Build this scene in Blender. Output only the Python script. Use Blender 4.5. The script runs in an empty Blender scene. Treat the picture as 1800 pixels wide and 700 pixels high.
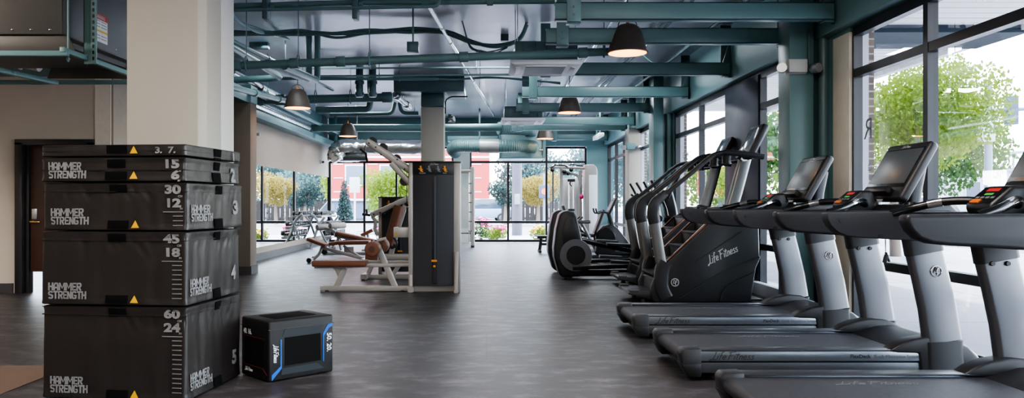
import bpy, bmesh, math, random
from mathutils import Vector, Matrix, Euler
random.seed(7)
PI = math.pi
SC = bpy.context.scene
COL = SC.collection
F, VX, VY, CAMZ = 1370.0, 855.0, 358.0, 1.2      # focal length in px, vanishing point, eye height

def P(px, py, Y):
    return Vector(((px - VX) * Y / F, Y, CAMZ - (py - VY) * Y / F))

def lin(c):
    c = c / 255.0
    return c / 12.92 if c <= 0.04045 else ((c + 0.055) / 1.055) ** 2.4

def S(r, g, b):
    return (lin(r), lin(g), lin(b), 1.0)

MATS = {}
def mat(name, col, rough=0.5, metal=0.0, var=0.12, scale=6.0, bump=0.0, bscale=60.0, spec=0.5, coat=0.0, emit=None, estr=0.0, stretch=None):
    """Principled material with procedural colour and roughness variation and an optional noise bump."""
    if name in MATS:
        return MATS[name]
    m = bpy.data.materials.new(name); m.use_nodes = True
    nt = m.node_tree; N = nt.nodes; L = nt.links
    b = N['Principled BSDF']
    tc = N.new('ShaderNodeTexCoord')
    src = tc.outputs['Object']
    if stretch:
        mp = N.new('ShaderNodeMapping'); mp.inputs['Scale'].default_value = stretch
        L.new(src, mp.inputs[0]); src = mp.outputs[0]
    nz = N.new('ShaderNodeTexNoise'); nz.inputs['Scale'].default_value = scale; nz.inputs['Detail'].default_value = 4
    L.new(src, nz.inputs['Vector'])
    mx = N.new('ShaderNodeMix'); mx.data_type = 'RGBA'
    mx.inputs[6].default_value = tuple(min(1, c * (1 - var)) for c in col[:3]) + (1,)
    mx.inputs[7].default_value = tuple(min(1, c * (1 + var)) for c in col[:3]) + (1,)
    L.new(nz.outputs[0], mx.inputs[0]); L.new(mx.outputs[2], b.inputs['Base Color'])
    mr = N.new('ShaderNodeMapRange'); mr.inputs[3].default_value = max(0.02, rough - 0.07); mr.inputs[4].default_value = min(1, rough + 0.07)
    L.new(nz.outputs[0], mr.inputs[0]); L.new(mr.outputs[0], b.inputs['Roughness'])
    b.inputs['Metallic'].default_value = metal
    b.inputs['Specular IOR Level'].default_value = spec
    b.inputs['Coat Weight'].default_value = coat; b.inputs['Coat Roughness'].default_value = .3
    if bump:
        n2 = N.new('ShaderNodeTexNoise'); n2.inputs['Scale'].default_value = bscale; n2.inputs['Detail'].default_value = 3
        L.new(src, n2.inputs['Vector'])
        bp = N.new('ShaderNodeBump'); bp.inputs['Strength'].default_value = bump; bp.inputs['Distance'].default_value = 0.01
        L.new(n2.outputs[0], bp.inputs['Height']); L.new(bp.outputs[0], b.inputs['Normal'])
    if emit:
        b.inputs['Emission Color'].default_value = emit; b.inputs['Emission Strength'].default_value = estr
    MATS[name] = m
    return m

def glass_mat(name, tint=(0.92, 0.95, 0.95, 1), refl=0.07):
    m = bpy.data.materials.new(name); m.use_nodes = True
    nt = m.node_tree; N = nt.nodes; L = nt.links
    N.remove(N['Principled BSDF'])
    out = N['Material Output']
    tr = N.new('ShaderNodeBsdfTransparent'); tr.inputs[0].default_value = tint
    gl = N.new('ShaderNodeBsdfGlossy'); gl.inputs['Roughness'].default_value = 0.01
    lw = N.new('ShaderNodeLayerWeight'); lw.inputs[0].default_value = 0.25
    mr = N.new('ShaderNodeMapRange'); mr.inputs[3].default_value = refl * 0.6; mr.inputs[4].default_value = 0.45
    L.new(lw.outputs['Fresnel'], mr.inputs[0])
    mx = N.new('ShaderNodeMixShader')
    L.new(mr.outputs[0], mx.inputs[0]); L.new(tr.outputs[0], mx.inputs[1]); L.new(gl.outputs[0], mx.inputs[2])
    L.new(mx.outputs[0], out.inputs[0])
    MATS[name] = m
    return m

def catmull(pts, n=6):
    pts = [Vector(p) for p in pts]
    out = []
    for i in range(len(pts) - 1):
        p0 = pts[max(i - 1, 0)]; p1 = pts[i]; p2 = pts[i + 1]; p3 = pts[min(i + 2, len(pts) - 1)]
        for k in range(n):
            t = k / n
            out.append(0.5 * ((2 * p1) + (p2 - p0) * t + (2 * p0 - 5 * p1 + 4 * p2 - p3) * t * t + (3 * p1 - p0 - 3 * p2 + p3) * t ** 3))
    out.append(pts[-1])
    return out

def fillet(pts, r, n=5):
    """Polyline with rounded corners."""
    pts = [Vector(p) for p in pts]
    out = [pts[0]]
    for i in range(1, len(pts) - 1):
        a, b, c = pts[i - 1], pts[i], pts[i + 1]
        d1 = (a - b); d2 = (c - b)
        q = min(r, d1.length * .49, d2.length * .49)
        s = b + d1.normalized() * q; e = b + d2.normalized() * q
        for k in range(n + 1):
            t = k / n
            out.append((1 - t) ** 2 * s + 2 * t * (1 - t) * b + t * t * e)
    out.append(pts[-1])
    return out

class MB:
    def __init__(self):
        self.bm = bmesh.new()
    def bx(self, x0, x1, y0, y1, z0, z1):
        v = [self.bm.verts.new((x, y, z)) for x in (x0, x1) for y in (y0, y1) for z in (z0, z1)]
        for f in ((0, 1, 3, 2), (4, 6, 7, 5), (0, 4, 5, 1), (2, 3, 7, 6), (0, 2, 6, 4), (1, 5, 7, 3)):
            self.bm.faces.new([v[i] for i in f])
        return self
    def ob(self, c, s, rot=(0, 0, 0)):
        R = Euler(rot).to_matrix(); c = Vector(c)
        v = [self.bm.verts.new(c + R @ Vector((sx * s[0] / 2, sy * s[1] / 2, sz * s[2] / 2))) for sx in (-1, 1) for sy in (-1, 1) for sz in (-1, 1)]
        for f in ((0, 1, 3, 2), (4, 6, 7, 5), (0, 4, 5, 1), (2, 3, 7, 6), (0, 2, 6, 4), (1, 5, 7, 3)):
            self.bm.faces.new([v[i] for i in f])
        return self
    def sweep(self, pts, sec, up=(0, 0, 1), scale=None, caps=True):
        """Sweep a closed 2D section (u,v) along pts; v is along 'up' projected."""
        pts = [Vector(p) for p in pts]
        rings = []
        n = len(pts)
        prev_u = None
        for i, p in enumerate(pts):
            if i == 0: t = pts[1] - p
            elif i == n - 1: t = p - pts[i - 1]
            else: t = (pts[i + 1] - p).normalized() + (p - pts[i - 1]).normalized()
            if t.length < 1e-9: t = Vector((0, 0, 1))
            t.normalize()
            if prev_u is None:
                U = Vector(up)
                if abs(U.normalized().dot(t)) > .98:
                    U = Vector((0, 1, 0)) if abs(t.y) < .9 else Vector((1, 0, 0))
            else:
                U = prev_u
            w = U - t * U.dot(t); w.normalize()
            prev_u = w
            s = t.cross(w)
            k = scale[i] if scale else 1.0
            rings.append([self.bm.verts.new(p + s * (a * k) + w * (b * k)) for a, b in sec])
        m = len(sec)
        for i in range(n - 1):
            for j in range(m):
                self.bm.faces.new((rings[i][j], rings[i][(j + 1) % m], rings[i + 1][(j + 1) % m], rings[i + 1][j]))
        if caps:
            self.bm.faces.new(rings[0][::-1]); self.bm.faces.new(rings[-1])
        return self
    def tube(self, pts, r, n=10, caps=True):
        sec = [(math.cos(2 * PI * k / n), math.sin(2 * PI * k / n)) for k in range(n)]
        if isinstance(r, (int, float)): r = [r] * len(pts)
        return self.sweep(pts, sec, scale=list(r), caps=caps)
    def cyl(self, p, q, r, n=16, r2=None):
        return self.tube([p, q], [r, r if r2 is None else r2], n)
    def bar(self, pts, w, h, up=(0, 0, 1), scale=None):
        return self.sweep(pts, [(-w / 2, -h / 2), (w / 2, -h / 2), (w / 2, h / 2), (-w / 2, h / 2)], up, scale)
    def rbar(self, pts, w, h, up=(0, 0, 1), scale=None, c=.3):
        q = min(w, h) * c; a, b = w / 2, h / 2
        sec = []
        for cx, cy, a0 in ((a - q, b - q, 0), (-a + q, b - q, 90), (-a + q, -b + q, 180), (a - q, -b + q, 270)):
            for k in range(4):
                an = math.radians(a0 + 30 * k); sec.append((cx + q * math.cos(an), cy + q * math.sin(an)))
        return self.sweep(pts, sec, up, scale)
    def lathe(self, prof, o=(0, 0, 0), axis='z', n=24, caps=False):
        o = Vector(o); rings = []
        for r, h in prof:
            ring = []
            for k in range(n):
                a = 2 * PI * k / n; c, s = r * math.cos(a), r * math.sin(a)
                v = {'z': (c, s, h), 'y': (c, h, s), 'x': (h, c, s)}[axis]
                ring.append(self.bm.verts.new(o + Vector(v)))
            rings.append(ring)
        for i in range(len(rings) - 1):
            for k in range(n):
                self.bm.faces.new((rings[i][k], rings[i][(k + 1) % n], rings[i + 1][(k + 1) % n], rings[i + 1][k]))
        if caps:
            self.bm.faces.new(rings[0][::-1]); self.bm.faces.new(rings[-1])
        return self
    def prism(self, poly, a, b, axis='y'):
        def V(p, h):
            return {'y': (p[0], h, p[1]), 'x': (h, p[0], p[1]), 'z': (p[0], p[1], h)}[axis]
        A = [self.bm.verts.new(V(p, a)) for p in poly]; B = [self.bm.verts.new(V(p, b)) for p in poly]
        n = len(poly)
        self.bm.faces.new(A); self.bm.faces.new(B[::-1])
        for i in range(n):
            self.bm.faces.new((A[i], B[i], B[(i + 1) % n], A[(i + 1) % n]))
        return self
    def ell(self, c, r, n=16, m=10):
        c = Vector(c); M = Matrix.Translation(c) @ Matrix.Diagonal((r[0], r[1], r[2], 1))
        bmesh.ops.create_uvsphere(self.bm, u_segments=n, v_segments=m, radius=1, matrix=M)
        return self
    def quad(self, a, b, c, d):
        self.bm.faces.new([self.bm.verts.new(p) for p in (a, b, c, d)]); return self
    def build(self, name, m, parent=None, bevel=0.0, seg=2, smooth=True, ang=38, loc=None):
        bm = self.bm
        bmesh.ops.recalc_face_normals(bm, faces=bm.faces)
        if bevel:
            es = [e for e in bm.edges if len(e.link_faces) == 2 and e.calc_face_angle(0) > math.radians(35)]
            bmesh.ops.bevel(bm, geom=es, offset=bevel, segments=seg, affect='EDGES', profile=.5, clamp_overlap=True)
        me = bpy.data.meshes.new(name); bm.to_mesh(me); bm.free()
        if smooth:
            for p in me.polygons: p.use_smooth = True
            me.set_sharp_from_angle(angle=math.radians(ang))
        me.materials.append(m)
        o = bpy.data.objects.new(name, me); COL.objects.link(o)
        if parent is not None: o.parent = parent
        if loc is not None: o.location = loc
        return o

def tag(o, label=None, cat=None, group=None, kind=None):
    if label: o['label'] = label
    if cat: o['category'] = cat
    if group: o['group'] = group
    if kind: o['kind'] = kind
    return o
def thing(name, label, cat, loc=(0, 0, 0), rz=0, group=None):
    o = bpy.data.objects.new(name, None); COL.objects.link(o)
    o.location = loc; o.rotation_euler = (0, 0, rz); o.empty_display_size = .1
    return tag(o, label, cat, group)
def struct(o):
    o['kind'] = 'structure'; return o
def dup(root, loc, rz=None, label=None):
    def cp(o, par):
        c = o.copy(); COL.objects.link(c)
        if par is not None: c.parent = par
        for ch in kids.get(o.name, []): cp(ch, c)
        return c
    kids = {}
    for o in root.children_recursive: kids.setdefault(o.parent.name, []).append(o)
    r = cp(root, None); r.location = loc
    if rz is not None: r.rotation_euler = (0, 0, rz)
    if label: r['label'] = label
    return r

BLOCK = {'H': (.66, [[(.1, 0), (.1, 1)], [(.54, 0), (.54, 1)], [(.1, .5), (.54, .5)]]),
 'A': (.66, [[(.1, 0), (.1, .66), (.2, .9), (.44, .9), (.54, .66), (.54, 0)], [(.1, .36), (.54, .36)]]),
 'M': (.92, [[(.1, 0), (.1, .98)], [(.13, .93), (.45, .3), (.77, .93)], [(.8, 0), (.8, .98)]]),
 'E': (.58, [[(.54, .9), (.1, .9), (.1, .1), (.54, .1)], [(.1, .5), (.48, .5)]]),
 'R': (.66, [[(.1, 0), (.1, .9), (.44, .9), (.54, .8), (.54, .6), (.44, .48), (.1, .48)], [(.3, .48), (.54, 0)]]),
 'S': (.64, [[(.54, .78), (.45, .9), (.19, .9), (.1, .8), (.1, .62), (.19, .53), (.45, .47), (.54, .38), (.54, .2), (.45, .1), (.19, .1), (.1, .22)]]),
 'T': (.6, [[(.0, .9), (.58, .9)], [(.29, .9), (.29, 0)]]),
 'N': (.66, [[(.1, 0), (.1, .96)], [(.12, .93), (.52, .07)], [(.54, .04), (.54, 1)]]),
 'G': (.66, [[(.54, .76), (.45, .9), (.19, .9), (.1, .78), (.1, .22), (.19, .1), (.45, .1), (.54, .22), (.54, .45), (.3, .45)]])}
SCRIPT = {'L': (.56, [[(.4, 1.0), (.25, .2), (-.06, -.14), (-.02, 0.0), (.3, .03), (.6, .0)]]),
 'i': (.2, [[(.12, .5), (.06, 0)], [(.16, .68), (.18, .76)]]),
 'f': (.36, [[(.44, .93), (.32, 1.0), (.24, .85), (.08, -.1)], [(.02, .5), (.36, .53)]]),
 'e': (.38, [[(.06, .24), (.3, .3), (.3, .48), (.15, .5), (.04, .25), (.1, .04), (.34, .1)]]),
 'F': (.6, [[(.26, .95), (.1, -.05)], [(.02, .9), (.74, 1.0)], [(.14, .5), (.52, .55)]]),
 't': (.32, [[(.22, .85), (.1, .1), (.26, .05)], [(.0, .6), (.38, .64)]]),
 'n': (.4, [[(.1, .5), (.04, 0)], [(.07, .32), (.22, .5), (.32, .44), (.28, 0)]]),
 's': (.36, [[(.34, .46), (.18, .5), (.12, .36), (.27, .24), (.22, .04), (.0, .07)]]), ' ': (.12, [])}
def stroked(name, s, h, m, parent, loc, R, script, sx=1.0, align='LEFT', w=None, shear=0.0):
    """Lettering drawn as flat strokes: heavy block capitals or a brushed script."""
    T = SCRIPT if script else BLOCK; w = w or (.1 if script else .21); b = MB(); loc = Vector(loc)
    for li, line in enumerate(s.split('\n')):
        tot = sum(T[c][0] for c in line) * h * sx
        x = -tot / 2 if align == 'CENTER' else 0.0
        for c in line:
            adv, strokes = T[c]
            for st in strokes:
                q = catmull([(a, d, 0) for a, d in st], 4) if script and len(st) > 2 else [Vector((a, d, 0)) for a, d in st]
                pts = [loc + R @ Vector((x + (v.x + shear * v.y) * h * sx, (v.y - li * 1.05) * h, 0)) for v in q]
                b.sweep(pts, [(-w * h / 2, -.0007), (w * h / 2, -.0007), (w * h / 2, .0007), (-w * h / 2, .0007)], up=R.col[2])
            x += adv * h * sx
    return b.build(name, m, parent, smooth=False)
def text(name, s, size, m, parent, loc, rot, bold=0.0, shear=0.0, ext=0.0006, sx=1.0, align='LEFT', space=1.0):
    """Lettering as a thin mesh; text lies in its local XY plane."""
    RR = rot if isinstance(rot, Matrix) else Euler(rot).to_matrix()
    if s.startswith('HAMMER'): return stroked(name, s, size * .72, m, parent, Vector(loc) + RR @ Vector((0, .0, 0)), RR, False, sx=sx)
    if s == 'Life Fitness': return stroked(name, s, size * .8, m, parent, loc, RR, True, sx=sx, align=align, shear=.18)
    cu = bpy.data.curves.new(name, 'FONT'); cu.body = s; cu.size = size; cu.offset = bold * size; cu.shear = shear
    cu.extrude = ext; cu.align_x = align; cu.resolution_u = 3; cu.space_character = space; cu.space_line = .82
    t = bpy.data.objects.new(name + '_tmp', cu); COL.objects.link(t)
    dg = bpy.context.evaluated_depsgraph_get()
    me = bpy.data.meshes.new_from_object(t.evaluated_get(dg))
    bpy.data.objects.remove(t); bpy.data.curves.remove(cu)
    me.materials.clear(); me.materials.append(m)
    R = rot if isinstance(rot, Matrix) else Euler(rot).to_matrix()
    me.transform(Matrix.Translation(Vector(loc)) @ R.to_4x4() @ Matrix.Diagonal((sx, 1, 1, 1)))
    o = bpy.data.objects.new(name, me); COL.objects.link(o)
    if parent is not None: o.parent = parent
    return o
def axes(x, y):
    """Rotation whose local x and y axes are the given directions."""
    x = Vector(x).normalized(); y = Vector(y).normalized(); z = x.cross(y)
    return Matrix((x, y, z)).transposed()
# ------------------------------------------------------------------ materials
TEAL = mat('teal_paint', S(94, 126, 127), .36, var=.06, scale=2, bump=.03, bscale=90)
TEALD = mat('teal_paint_dark', S(70, 97, 101), .36, var=.08, scale=3)
TEALW = mat('teal_wall_paint', S(100, 136, 139), .45, var=.05, scale=2)
CEIL = mat('ceiling_paint', S(206, 207, 218), .26, metal=.12, var=.3, scale=1.1, bump=.12, bscale=5, spec=1.0)
BEIGE = mat('beige_wall_paint', S(184, 174, 163), .75, var=.04, scale=1.2, bump=.03, bscale=120)
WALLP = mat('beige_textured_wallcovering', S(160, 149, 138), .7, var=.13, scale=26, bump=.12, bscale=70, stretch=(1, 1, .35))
CONC = mat('white_painted_concrete', S(160, 155, 145), .6, var=.05, scale=1.5, bump=.08, bscale=9)
WHITE = mat('white_paint', S(186, 184, 180), .5, var=.03)
BASEB = mat('charcoal_rubber_base', S(52, 50, 54), .5)
FRAME = mat('dark_bronze_frame', S(36, 37, 42), .35, metal=.3, var=.06)
DPANEL = mat('dark_metal_panel', S(42, 47, 62), .45, metal=.3, var=.12, scale=3)
GLASS = glass_mat('window_glass')
GALV = mat('galvanised_steel', S(190, 196, 200), .25, metal=.9, var=.1, scale=12)
FOIL = mat('foil_jacket', S(205, 208, 205), .22, metal=.95, var=.15, scale=9, bump=.9, bscale=9)
HVAC = mat('grey_sheet_metal', S(74, 73, 71), .45, metal=.3, var=.12, scale=2.5)
BLACK = mat('black_plastic', S(24, 24, 26), .42, var=.1)
BLACKG = mat('gloss_black_plastic', S(19, 20, 22), .22, var=.1)
SILVER = mat('silver_paint', S(176, 178, 182), .3, metal=.75, var=.05, scale=4)
RUBBER = mat('black_rubber', S(36, 36, 38), .7, var=.15, scale=40, bump=.15, bscale=200)

def floor_mat():
    m = bpy.data.materials.new('rubber_floor'); m.use_nodes = True
    nt = m.node_tree; N = nt.nodes; L = nt.links; b = N['Principled BSDF']
    tc = N.new('ShaderNodeTexCoord')
    n1 = N.new('ShaderNodeTexNoise'); n1.inputs['Scale'].default_value = .9; n1.inputs['Detail'].default_value = 6
    n2 = N.new('ShaderNodeTexNoise'); n2.inputs['Scale'].default_value = 4; n2.inputs['Detail'].default_value = 8; n2.inputs['Roughness'].default_value = .7
    n3 = N.new('ShaderNodeTexNoise'); n3.inputs['Scale'].default_value = 150; n3.inputs['Detail'].default_value = 2
    br = N.new('ShaderNodeTexBrick'); br.offset = .5; br.inputs['Scale'].default_value = 1
    br.inputs['Brick Width'].default_value = 7.0; br.inputs['Row Height'].default_value = 1.2; br.inputs['Mortar Size'].default_value = .006
    br.inputs['Color1'].default_value = (.9, .9, .9, 1); br.inputs['Color2'].default_value = (1.12, 1.1, 1.1, 1); br.inputs['Mortar'].default_value = (.55, .55, .55, 1)
    for n in (n1, n3, br): L.new(tc.outputs['Object'], n.inputs['Vector'])
    mp = N.new('ShaderNodeMapping'); mp.inputs['Scale'].default_value = (.8, 1.5, 1); L.new(tc.outputs['Object'], mp.inputs[0]); L.new(mp.outputs[0], n2.inputs['Vector'])
    r2 = N.new('ShaderNodeValToRGB'); r2.color_ramp.elements[0].position = .5; r2.color_ramp.elements[0].color = (0, 0, 0, 1)
    r2.color_ramp.elements[1].position = .72; r2.color_ramp.elements[1].color = (1, 1, 1, 1); L.new(n2.outputs[0], r2.inputs[0])
    mx = N.new('ShaderNodeMix'); mx.data_type = 'RGBA'; mx.inputs[6].default_value = S(42, 39, 39); mx.inputs[7].default_value = S(56, 53, 54)
    L.new(n1.outputs[0], mx.inputs[0])
    sp = N.new('ShaderNodeValToRGB'); sp.color_ramp.elements[0].position = .62; sp.color_ramp.elements[0].color = (0, 0, 0, 1)
    sp.color_ramp.elements[1].position = .72; sp.color_ramp.elements[1].color = (1, 1, 1, 1); L.new(n3.outputs[0], sp.inputs[0])
    m1 = N.new('ShaderNodeMix'); m1.data_type = 'RGBA'; L.new(mx.outputs[2], m1.inputs[6]); m1.inputs[7].default_value = S(150, 150, 158)
    ma = N.new('ShaderNodeMath'); ma.operation = 'MULTIPLY'; ma.inputs[1].default_value = .3; L.new(r2.outputs[0], ma.inputs[0]); L.new(ma.outputs[0], m1.inputs[0])
    m2 = N.new('ShaderNodeMix'); m2.data_type = 'RGBA'; L.new(m1.outputs[2], m2.inputs[6]); m2.inputs[7].default_value = S(92, 86, 83)
    mb = N.new('ShaderNodeMath'); mb.operation = 'MULTIPLY'; mb.inputs[1].default_value = .35; L.new(sp.outputs[0], mb.inputs[0]); L.new(mb.outputs[0], m2.inputs[0])
    mm = N.new('ShaderNodeMix'); mm.data_type = 'RGBA'; mm.blend_type = 'MULTIPLY'; mm.inputs[0].default_value = 1
    L.new(m2.outputs[2], mm.inputs[6]); L.new(br.outputs[0], mm.inputs[7]); L.new(mm.outputs[2], b.inputs['Base Color'])
    mr = N.new('ShaderNodeMapRange'); mr.inputs[3].default_value = .54; mr.inputs[4].default_value = .36; L.new(n2.outputs[0], mr.inputs[0]); L.new(mr.outputs[0], b.inputs['Roughness'])
    bp = N.new('ShaderNodeBump'); bp.inputs['Strength'].default_value = .2; bp.inputs['Distance'].default_value = .01
    L.new(n2.outputs[0], bp.inputs['Height']); L.new(bp.outputs[0], b.inputs['Normal'])
    MATS['rubber_floor'] = m
    return m
FLOOR = floor_mat()
LITFLOOR = mat('warm_lit_floor_tan', S(100, 82, 70), .85, var=.15, scale=30, bump=.3, bscale=150)  # warm lamp light on the floor, painted in as tan

XL, XR, YF, ZC = -4.8, 3.65, 23.8, 3.8     # left wall, right wall, far wall, ceiling
# ------------------------------------------------------------------ shell
struct(MB().bx(-9.6, 3.95, -5, YF + .1, -.15, 0).build('floor', FLOOR, smooth=False))
struct(MB().bx(-9.5, -3.05, 1.5, 5.75, 0, .004).build('floor_warm_light', LITFLOOR, smooth=False))  # patch of floor tinted as if warmly lit
struct(MB().bx(-9.6, 3.95, -5, YF + .1, ZC, ZC + .05).build('ceiling', CEIL, smooth=False))
struct(MB().bx(-9.6, 3.95, -5.2, -5, 0, ZC).build('wall_near', BEIGE, smooth=False))
struct(MB().bx(-9.8, -9.6, -5, 10.4, 0, ZC).build('wall_hall_side', BEIGE, smooth=False))
# left wall of the weights area
struct(MB().bx(XL - .15, XL, 13.5, YF, 0, 2.9).build('wall_left', WALLP, smooth=False))
struct(MB().bx(XL - .15, XL - .02, 13.5, YF, 2.9, ZC).build('wall_left_upper', TEALW, smooth=False))
struct(MB().bx(XL - .15, XL + .28, 13.5, YF, 2.9, 3.05).build('trim_1', TEALW, bevel=.01))
struct(MB().bx(XL, XL + .018, 13.52, YF - .02, 0, .15).build('baseboard_left', BASEB, smooth=False))
# pilaster at the start of the left wall
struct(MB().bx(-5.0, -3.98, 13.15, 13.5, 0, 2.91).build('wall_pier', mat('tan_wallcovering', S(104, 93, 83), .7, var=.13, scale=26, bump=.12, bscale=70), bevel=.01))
struct(MB().bx(-5.0, -3.97, 13.14, 13.51, 2.91, 3.2).build('trim_2', TEALW, smooth=False))
struct(MB().bx(-5.0, -3.96, 13.13, 13.52, 0, .14).build('baseboard_pier', BASEB, smooth=False))
# wall with the door (faces the camera), then its return
b = MB(); b.bx(-9.6, -6.27, 10.45, 10.6, 0, 2.9); b.bx(-6.27, -5.27, 10.45, 10.6, 2.06, 2.9); b.bx(-5.27, -5.08, 10.45, 10.6, 0, 2.9)
struct(b.build('wall_hall', BEIGE, smooth=False))
struct(MB().bx(-5.1, -5.0, 10.45, 13.2, 0, 2.9).build('wall_return', WALLP, smooth=False))
struct(MB().bx(-5.24, -5.03, 10.43, 10.72, 0, 2.9).build('wall_corner', mat('pale_wallcovering', S(214, 204, 194), .7, var=.1, scale=26), smooth=False))
struct(MB().bx(-9.6, -6.34, 10.432, 10.45, 0, .13).build('baseboard_hall', BASEB, smooth=False))
struct(MB().bx(-9.6, -4.0, 10.42, 13.5, 2.9, 3.12).build('ceiling_soffit', TEALD, smooth=False))
struct(MB().bx(-6.4, -5.2, 11.8, 11.9, 0, 2.9).build('wall_corridor', mat('warm_corridor_paint', S(230, 190, 150), .7), smooth=False))
# door_1
DARKW = mat('dark_walnut_veneer', S(62, 40, 32), .4, var=.35, scale=9, stretch=(1, 1, .08))
d = struct(MB().bx(-6.14, -5.34, 10.5, 10.545, .28, 2.0).build('door_1', DARKW, bevel=.004))
b = MB(); b.bx(-6.3, -6.2, 10.4, 10.6, 0, 2.02); b.bx(-6.3, -5.24, 10.4, 10.6, 1.98, 2.06); b.bx(-5.34, -5.24, 10.4, 10.6, 0, 2.02); b.bx(-6.2, -6.15, 10.47, 10.58, 0, 1.98)
b.build('door_frame', mat('black_door_frame', S(30, 30, 33), .4), d, bevel=.006)
MB().bx(-6.12, -6.05, 10.485, 10.5, .99, 1.13).build('lock_plate', SILVER, d, bevel=.004)
b = MB(); b.cyl((-6.08, 10.5, .955), (-6.08, 10.44, .955), .014); b.bar([(-6.12, 10.44, .955), (-5.98, 10.44, .95)], .016, .022); b.build('door_handle', mat('brass', S(190, 150, 95), .25, metal=1), d, bevel=.003)
# big concrete column in the left foreground, with the plaster chase behind it
b = MB(); b.prism([(-2.77, 6.0), (-2.22, 6.0), (-2.17, 6.05), (-2.165, 6.36), (-2.77, 6.36)], 0, ZC, 'z')
struct(b.build('column_1', CONC, bevel=.008))
struct(MB().bx(-2.74, -2.168, 6.375, 6.70, 0, ZC).build('column_1_chase', WHITE, bevel=.012))
# slender column in the middle with drop panel
struct(MB().bx(-1.345, -.875, 16, 16.47, 0, 3.19).build('column_2', CONC, bevel=.02))
struct(MB().bx(-1.345, -.875, 16, 16.47, 3.19, 3.46).build('column_2_neck', TEALD, bevel=.02))
struct(MB().bx(-1.87, -.45, 15.7, 17.0, 3.46, ZC).build('column_2_capital', TEALD, bevel=.01))
# far wall
struct(MB().bx(XL, XR + .2, YF - .1, YF + .1, 2.93, ZC).build('wall_far', TEALW, smooth=False))
struct(MB().bx(-1.0, -.5, YF - .12, YF + .1, 0, 2.93).build('wall_far_pier', mat('pale_green_paint', S(214, 224, 220), .5), smooth=False))
struct(MB().bx(3.05, XR + .2, YF - .2, YF + .1, 0, 2.93).build('wall_far_corner', TEALW, smooth=False))
struct(MB().bx(XL, XR, YF - .35, YF - .1, 2.93, 3.1).build('trim_3', TEALW, smooth=False))

def far_window(n, xs, top=2.9):
    f = MB(); y0, y1 = YF - .06, YF + .06
    for x in xs: f.bx(x - .03, x + .03, y0, y1, .02, top)
    for z0, z1 in ((.02, .1), (.6, .67), (2.43, 2.5), (top - .03, top + .03)): f.bx(xs[0], xs[-1], y0 + .005, y1 - .005, z0, z1)
    fr = struct(f.build(f'window_{n}', FRAME, smooth=False))
    g = MB()
    for a, c in zip(xs, xs[1:]): g.quad((a, YF, .05), (c, YF, .05), (c, YF, top), (a, YF, top))
    g.build('window_glass', GLASS, fr, smooth=False)
far_window(1, [XL + .03, -3.72, -2.74, -1.9, -1.03])
far_window(2, [-.48, .66, 1.83, 3.02])

# right wall: spandrel, piers, window bands
struct(MB().bx(XR - .1, XR + .18, -5, YF, 2.97, ZC).build('wall_right', TEALW, bevel=.01))
b = MB()
for y0, y1 in ((7.82, 8.7), (15.15, 16.0), (18.95, 19.45)): b.bx(XR, XR + .18, y0, y1, 0, 2.97)
struct(b.build('wall_right_pier', TEALW, smooth=False))
struct(MB().bx(XR - .02, XR + .1, 7.8, 8.17, 0, 2.92).build('trim_4', mat('ivory_paint', S(222, 217, 203), .5), bevel=.008))
struct(MB().bx(3.38, XR + .02, 18.5, 19.0, 0, 3.0).build('column_3', CONC, bevel=.015))
def steel_column(n, y0, y1, x0, x1):
    b = MB(); b.bx(x0, x1, y0, y1, 0, ZC)
    c = struct(b.build(f'column_{n}', TEAL, bevel=.012))
    MB().bx(x1, XR + .02, y0 + .1, y1 - .05, 0, 2.97).build('column_web', TEALD, c, smooth=False)
    MB().cyl((x1 + .12, y0 + .03, 0), (x1 + .12, y0 + .03, 2.97), .055).build('riser_pipe', TEAL, c)
steel_column(4, 8.33, 8.66, 3.24, 3.5)
steel_column(5, 15.3, 15.75, 3.28, 3.48)

def right_window(n, ys, solid=(), top=2.93):
    x0, x1 = XR + .01, XR + .10
    f = MB()
    for y in ys: f.bx(x0, x1, y - .035, y + .035, .0, top)
    for z0, z1 in ((0, .07), (.58, .66), (2.46, 2.54), (top - .06, top + .03)): f.bx(x0 + .004, x1 - .004, ys[0], ys[-1], z0, z1)
    fr = struct(f.build(f'window_{n}', FRAME, smooth=False))
    g = MB(); p = MB(); hp = False
    xm = (x0 + x1) / 2
    for i, (a, c) in enumerate(zip(ys, ys[1:])):
        if i in solid: p.bx(x0 - .02, x1, a, c, 0, top); hp = True
        else: g.quad((xm, a, .03), (xm, c, .03), (xm, c, top), (xm, a, top))
    g.build('window_glass', GLASS, fr, smooth=False)
    if hp: p.build('infill_panel', DPANEL, fr, bevel=.006)
    return fr
W3 = right_window(3, [-4.9, -3.3, -1.9, -.5, .9, 2.3, 3.7, 5.1, 6.5, 7.8])
W4 = right_window(4, [8.72, 9.0, 10.45, 11.9, 13.4, 15.1], solid=(2,))
right_window(5, [16.05, 17.5, 18.9])
right_window(6, [19.5, 20.9, 22.2, 23.5])
# lettering on the glass, seen from behind
INK = mat('grey_vinyl_lettering', S(105, 108, 116), .5)
xg = XR + .058
RB = axes((0, 1, 0), (0, 0, 1))
for s, y, z, h in (('R', 7.48, 1.83, .29), ('LE', 7.5, 1.52, .08)):
    text('vinyl_letter', s, h, INK, W3, (xg, y, z), RB)
text('vinyl_letter', 'CLOSED', .16, INK, W4, (xg, 14.1, 2.05), RB)
text('vinyl_letter', 'W', .3, INK, W4, (xg, 9.75, 2.0), RB)
# low raceway along the window wall
struct(MB().bx(XR - .1, XR, 8.75, 15.1, 0, .16).build('baseboard_right', mat('pale_grey_raceway', S(176, 180, 188), .5), bevel=.01))
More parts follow.
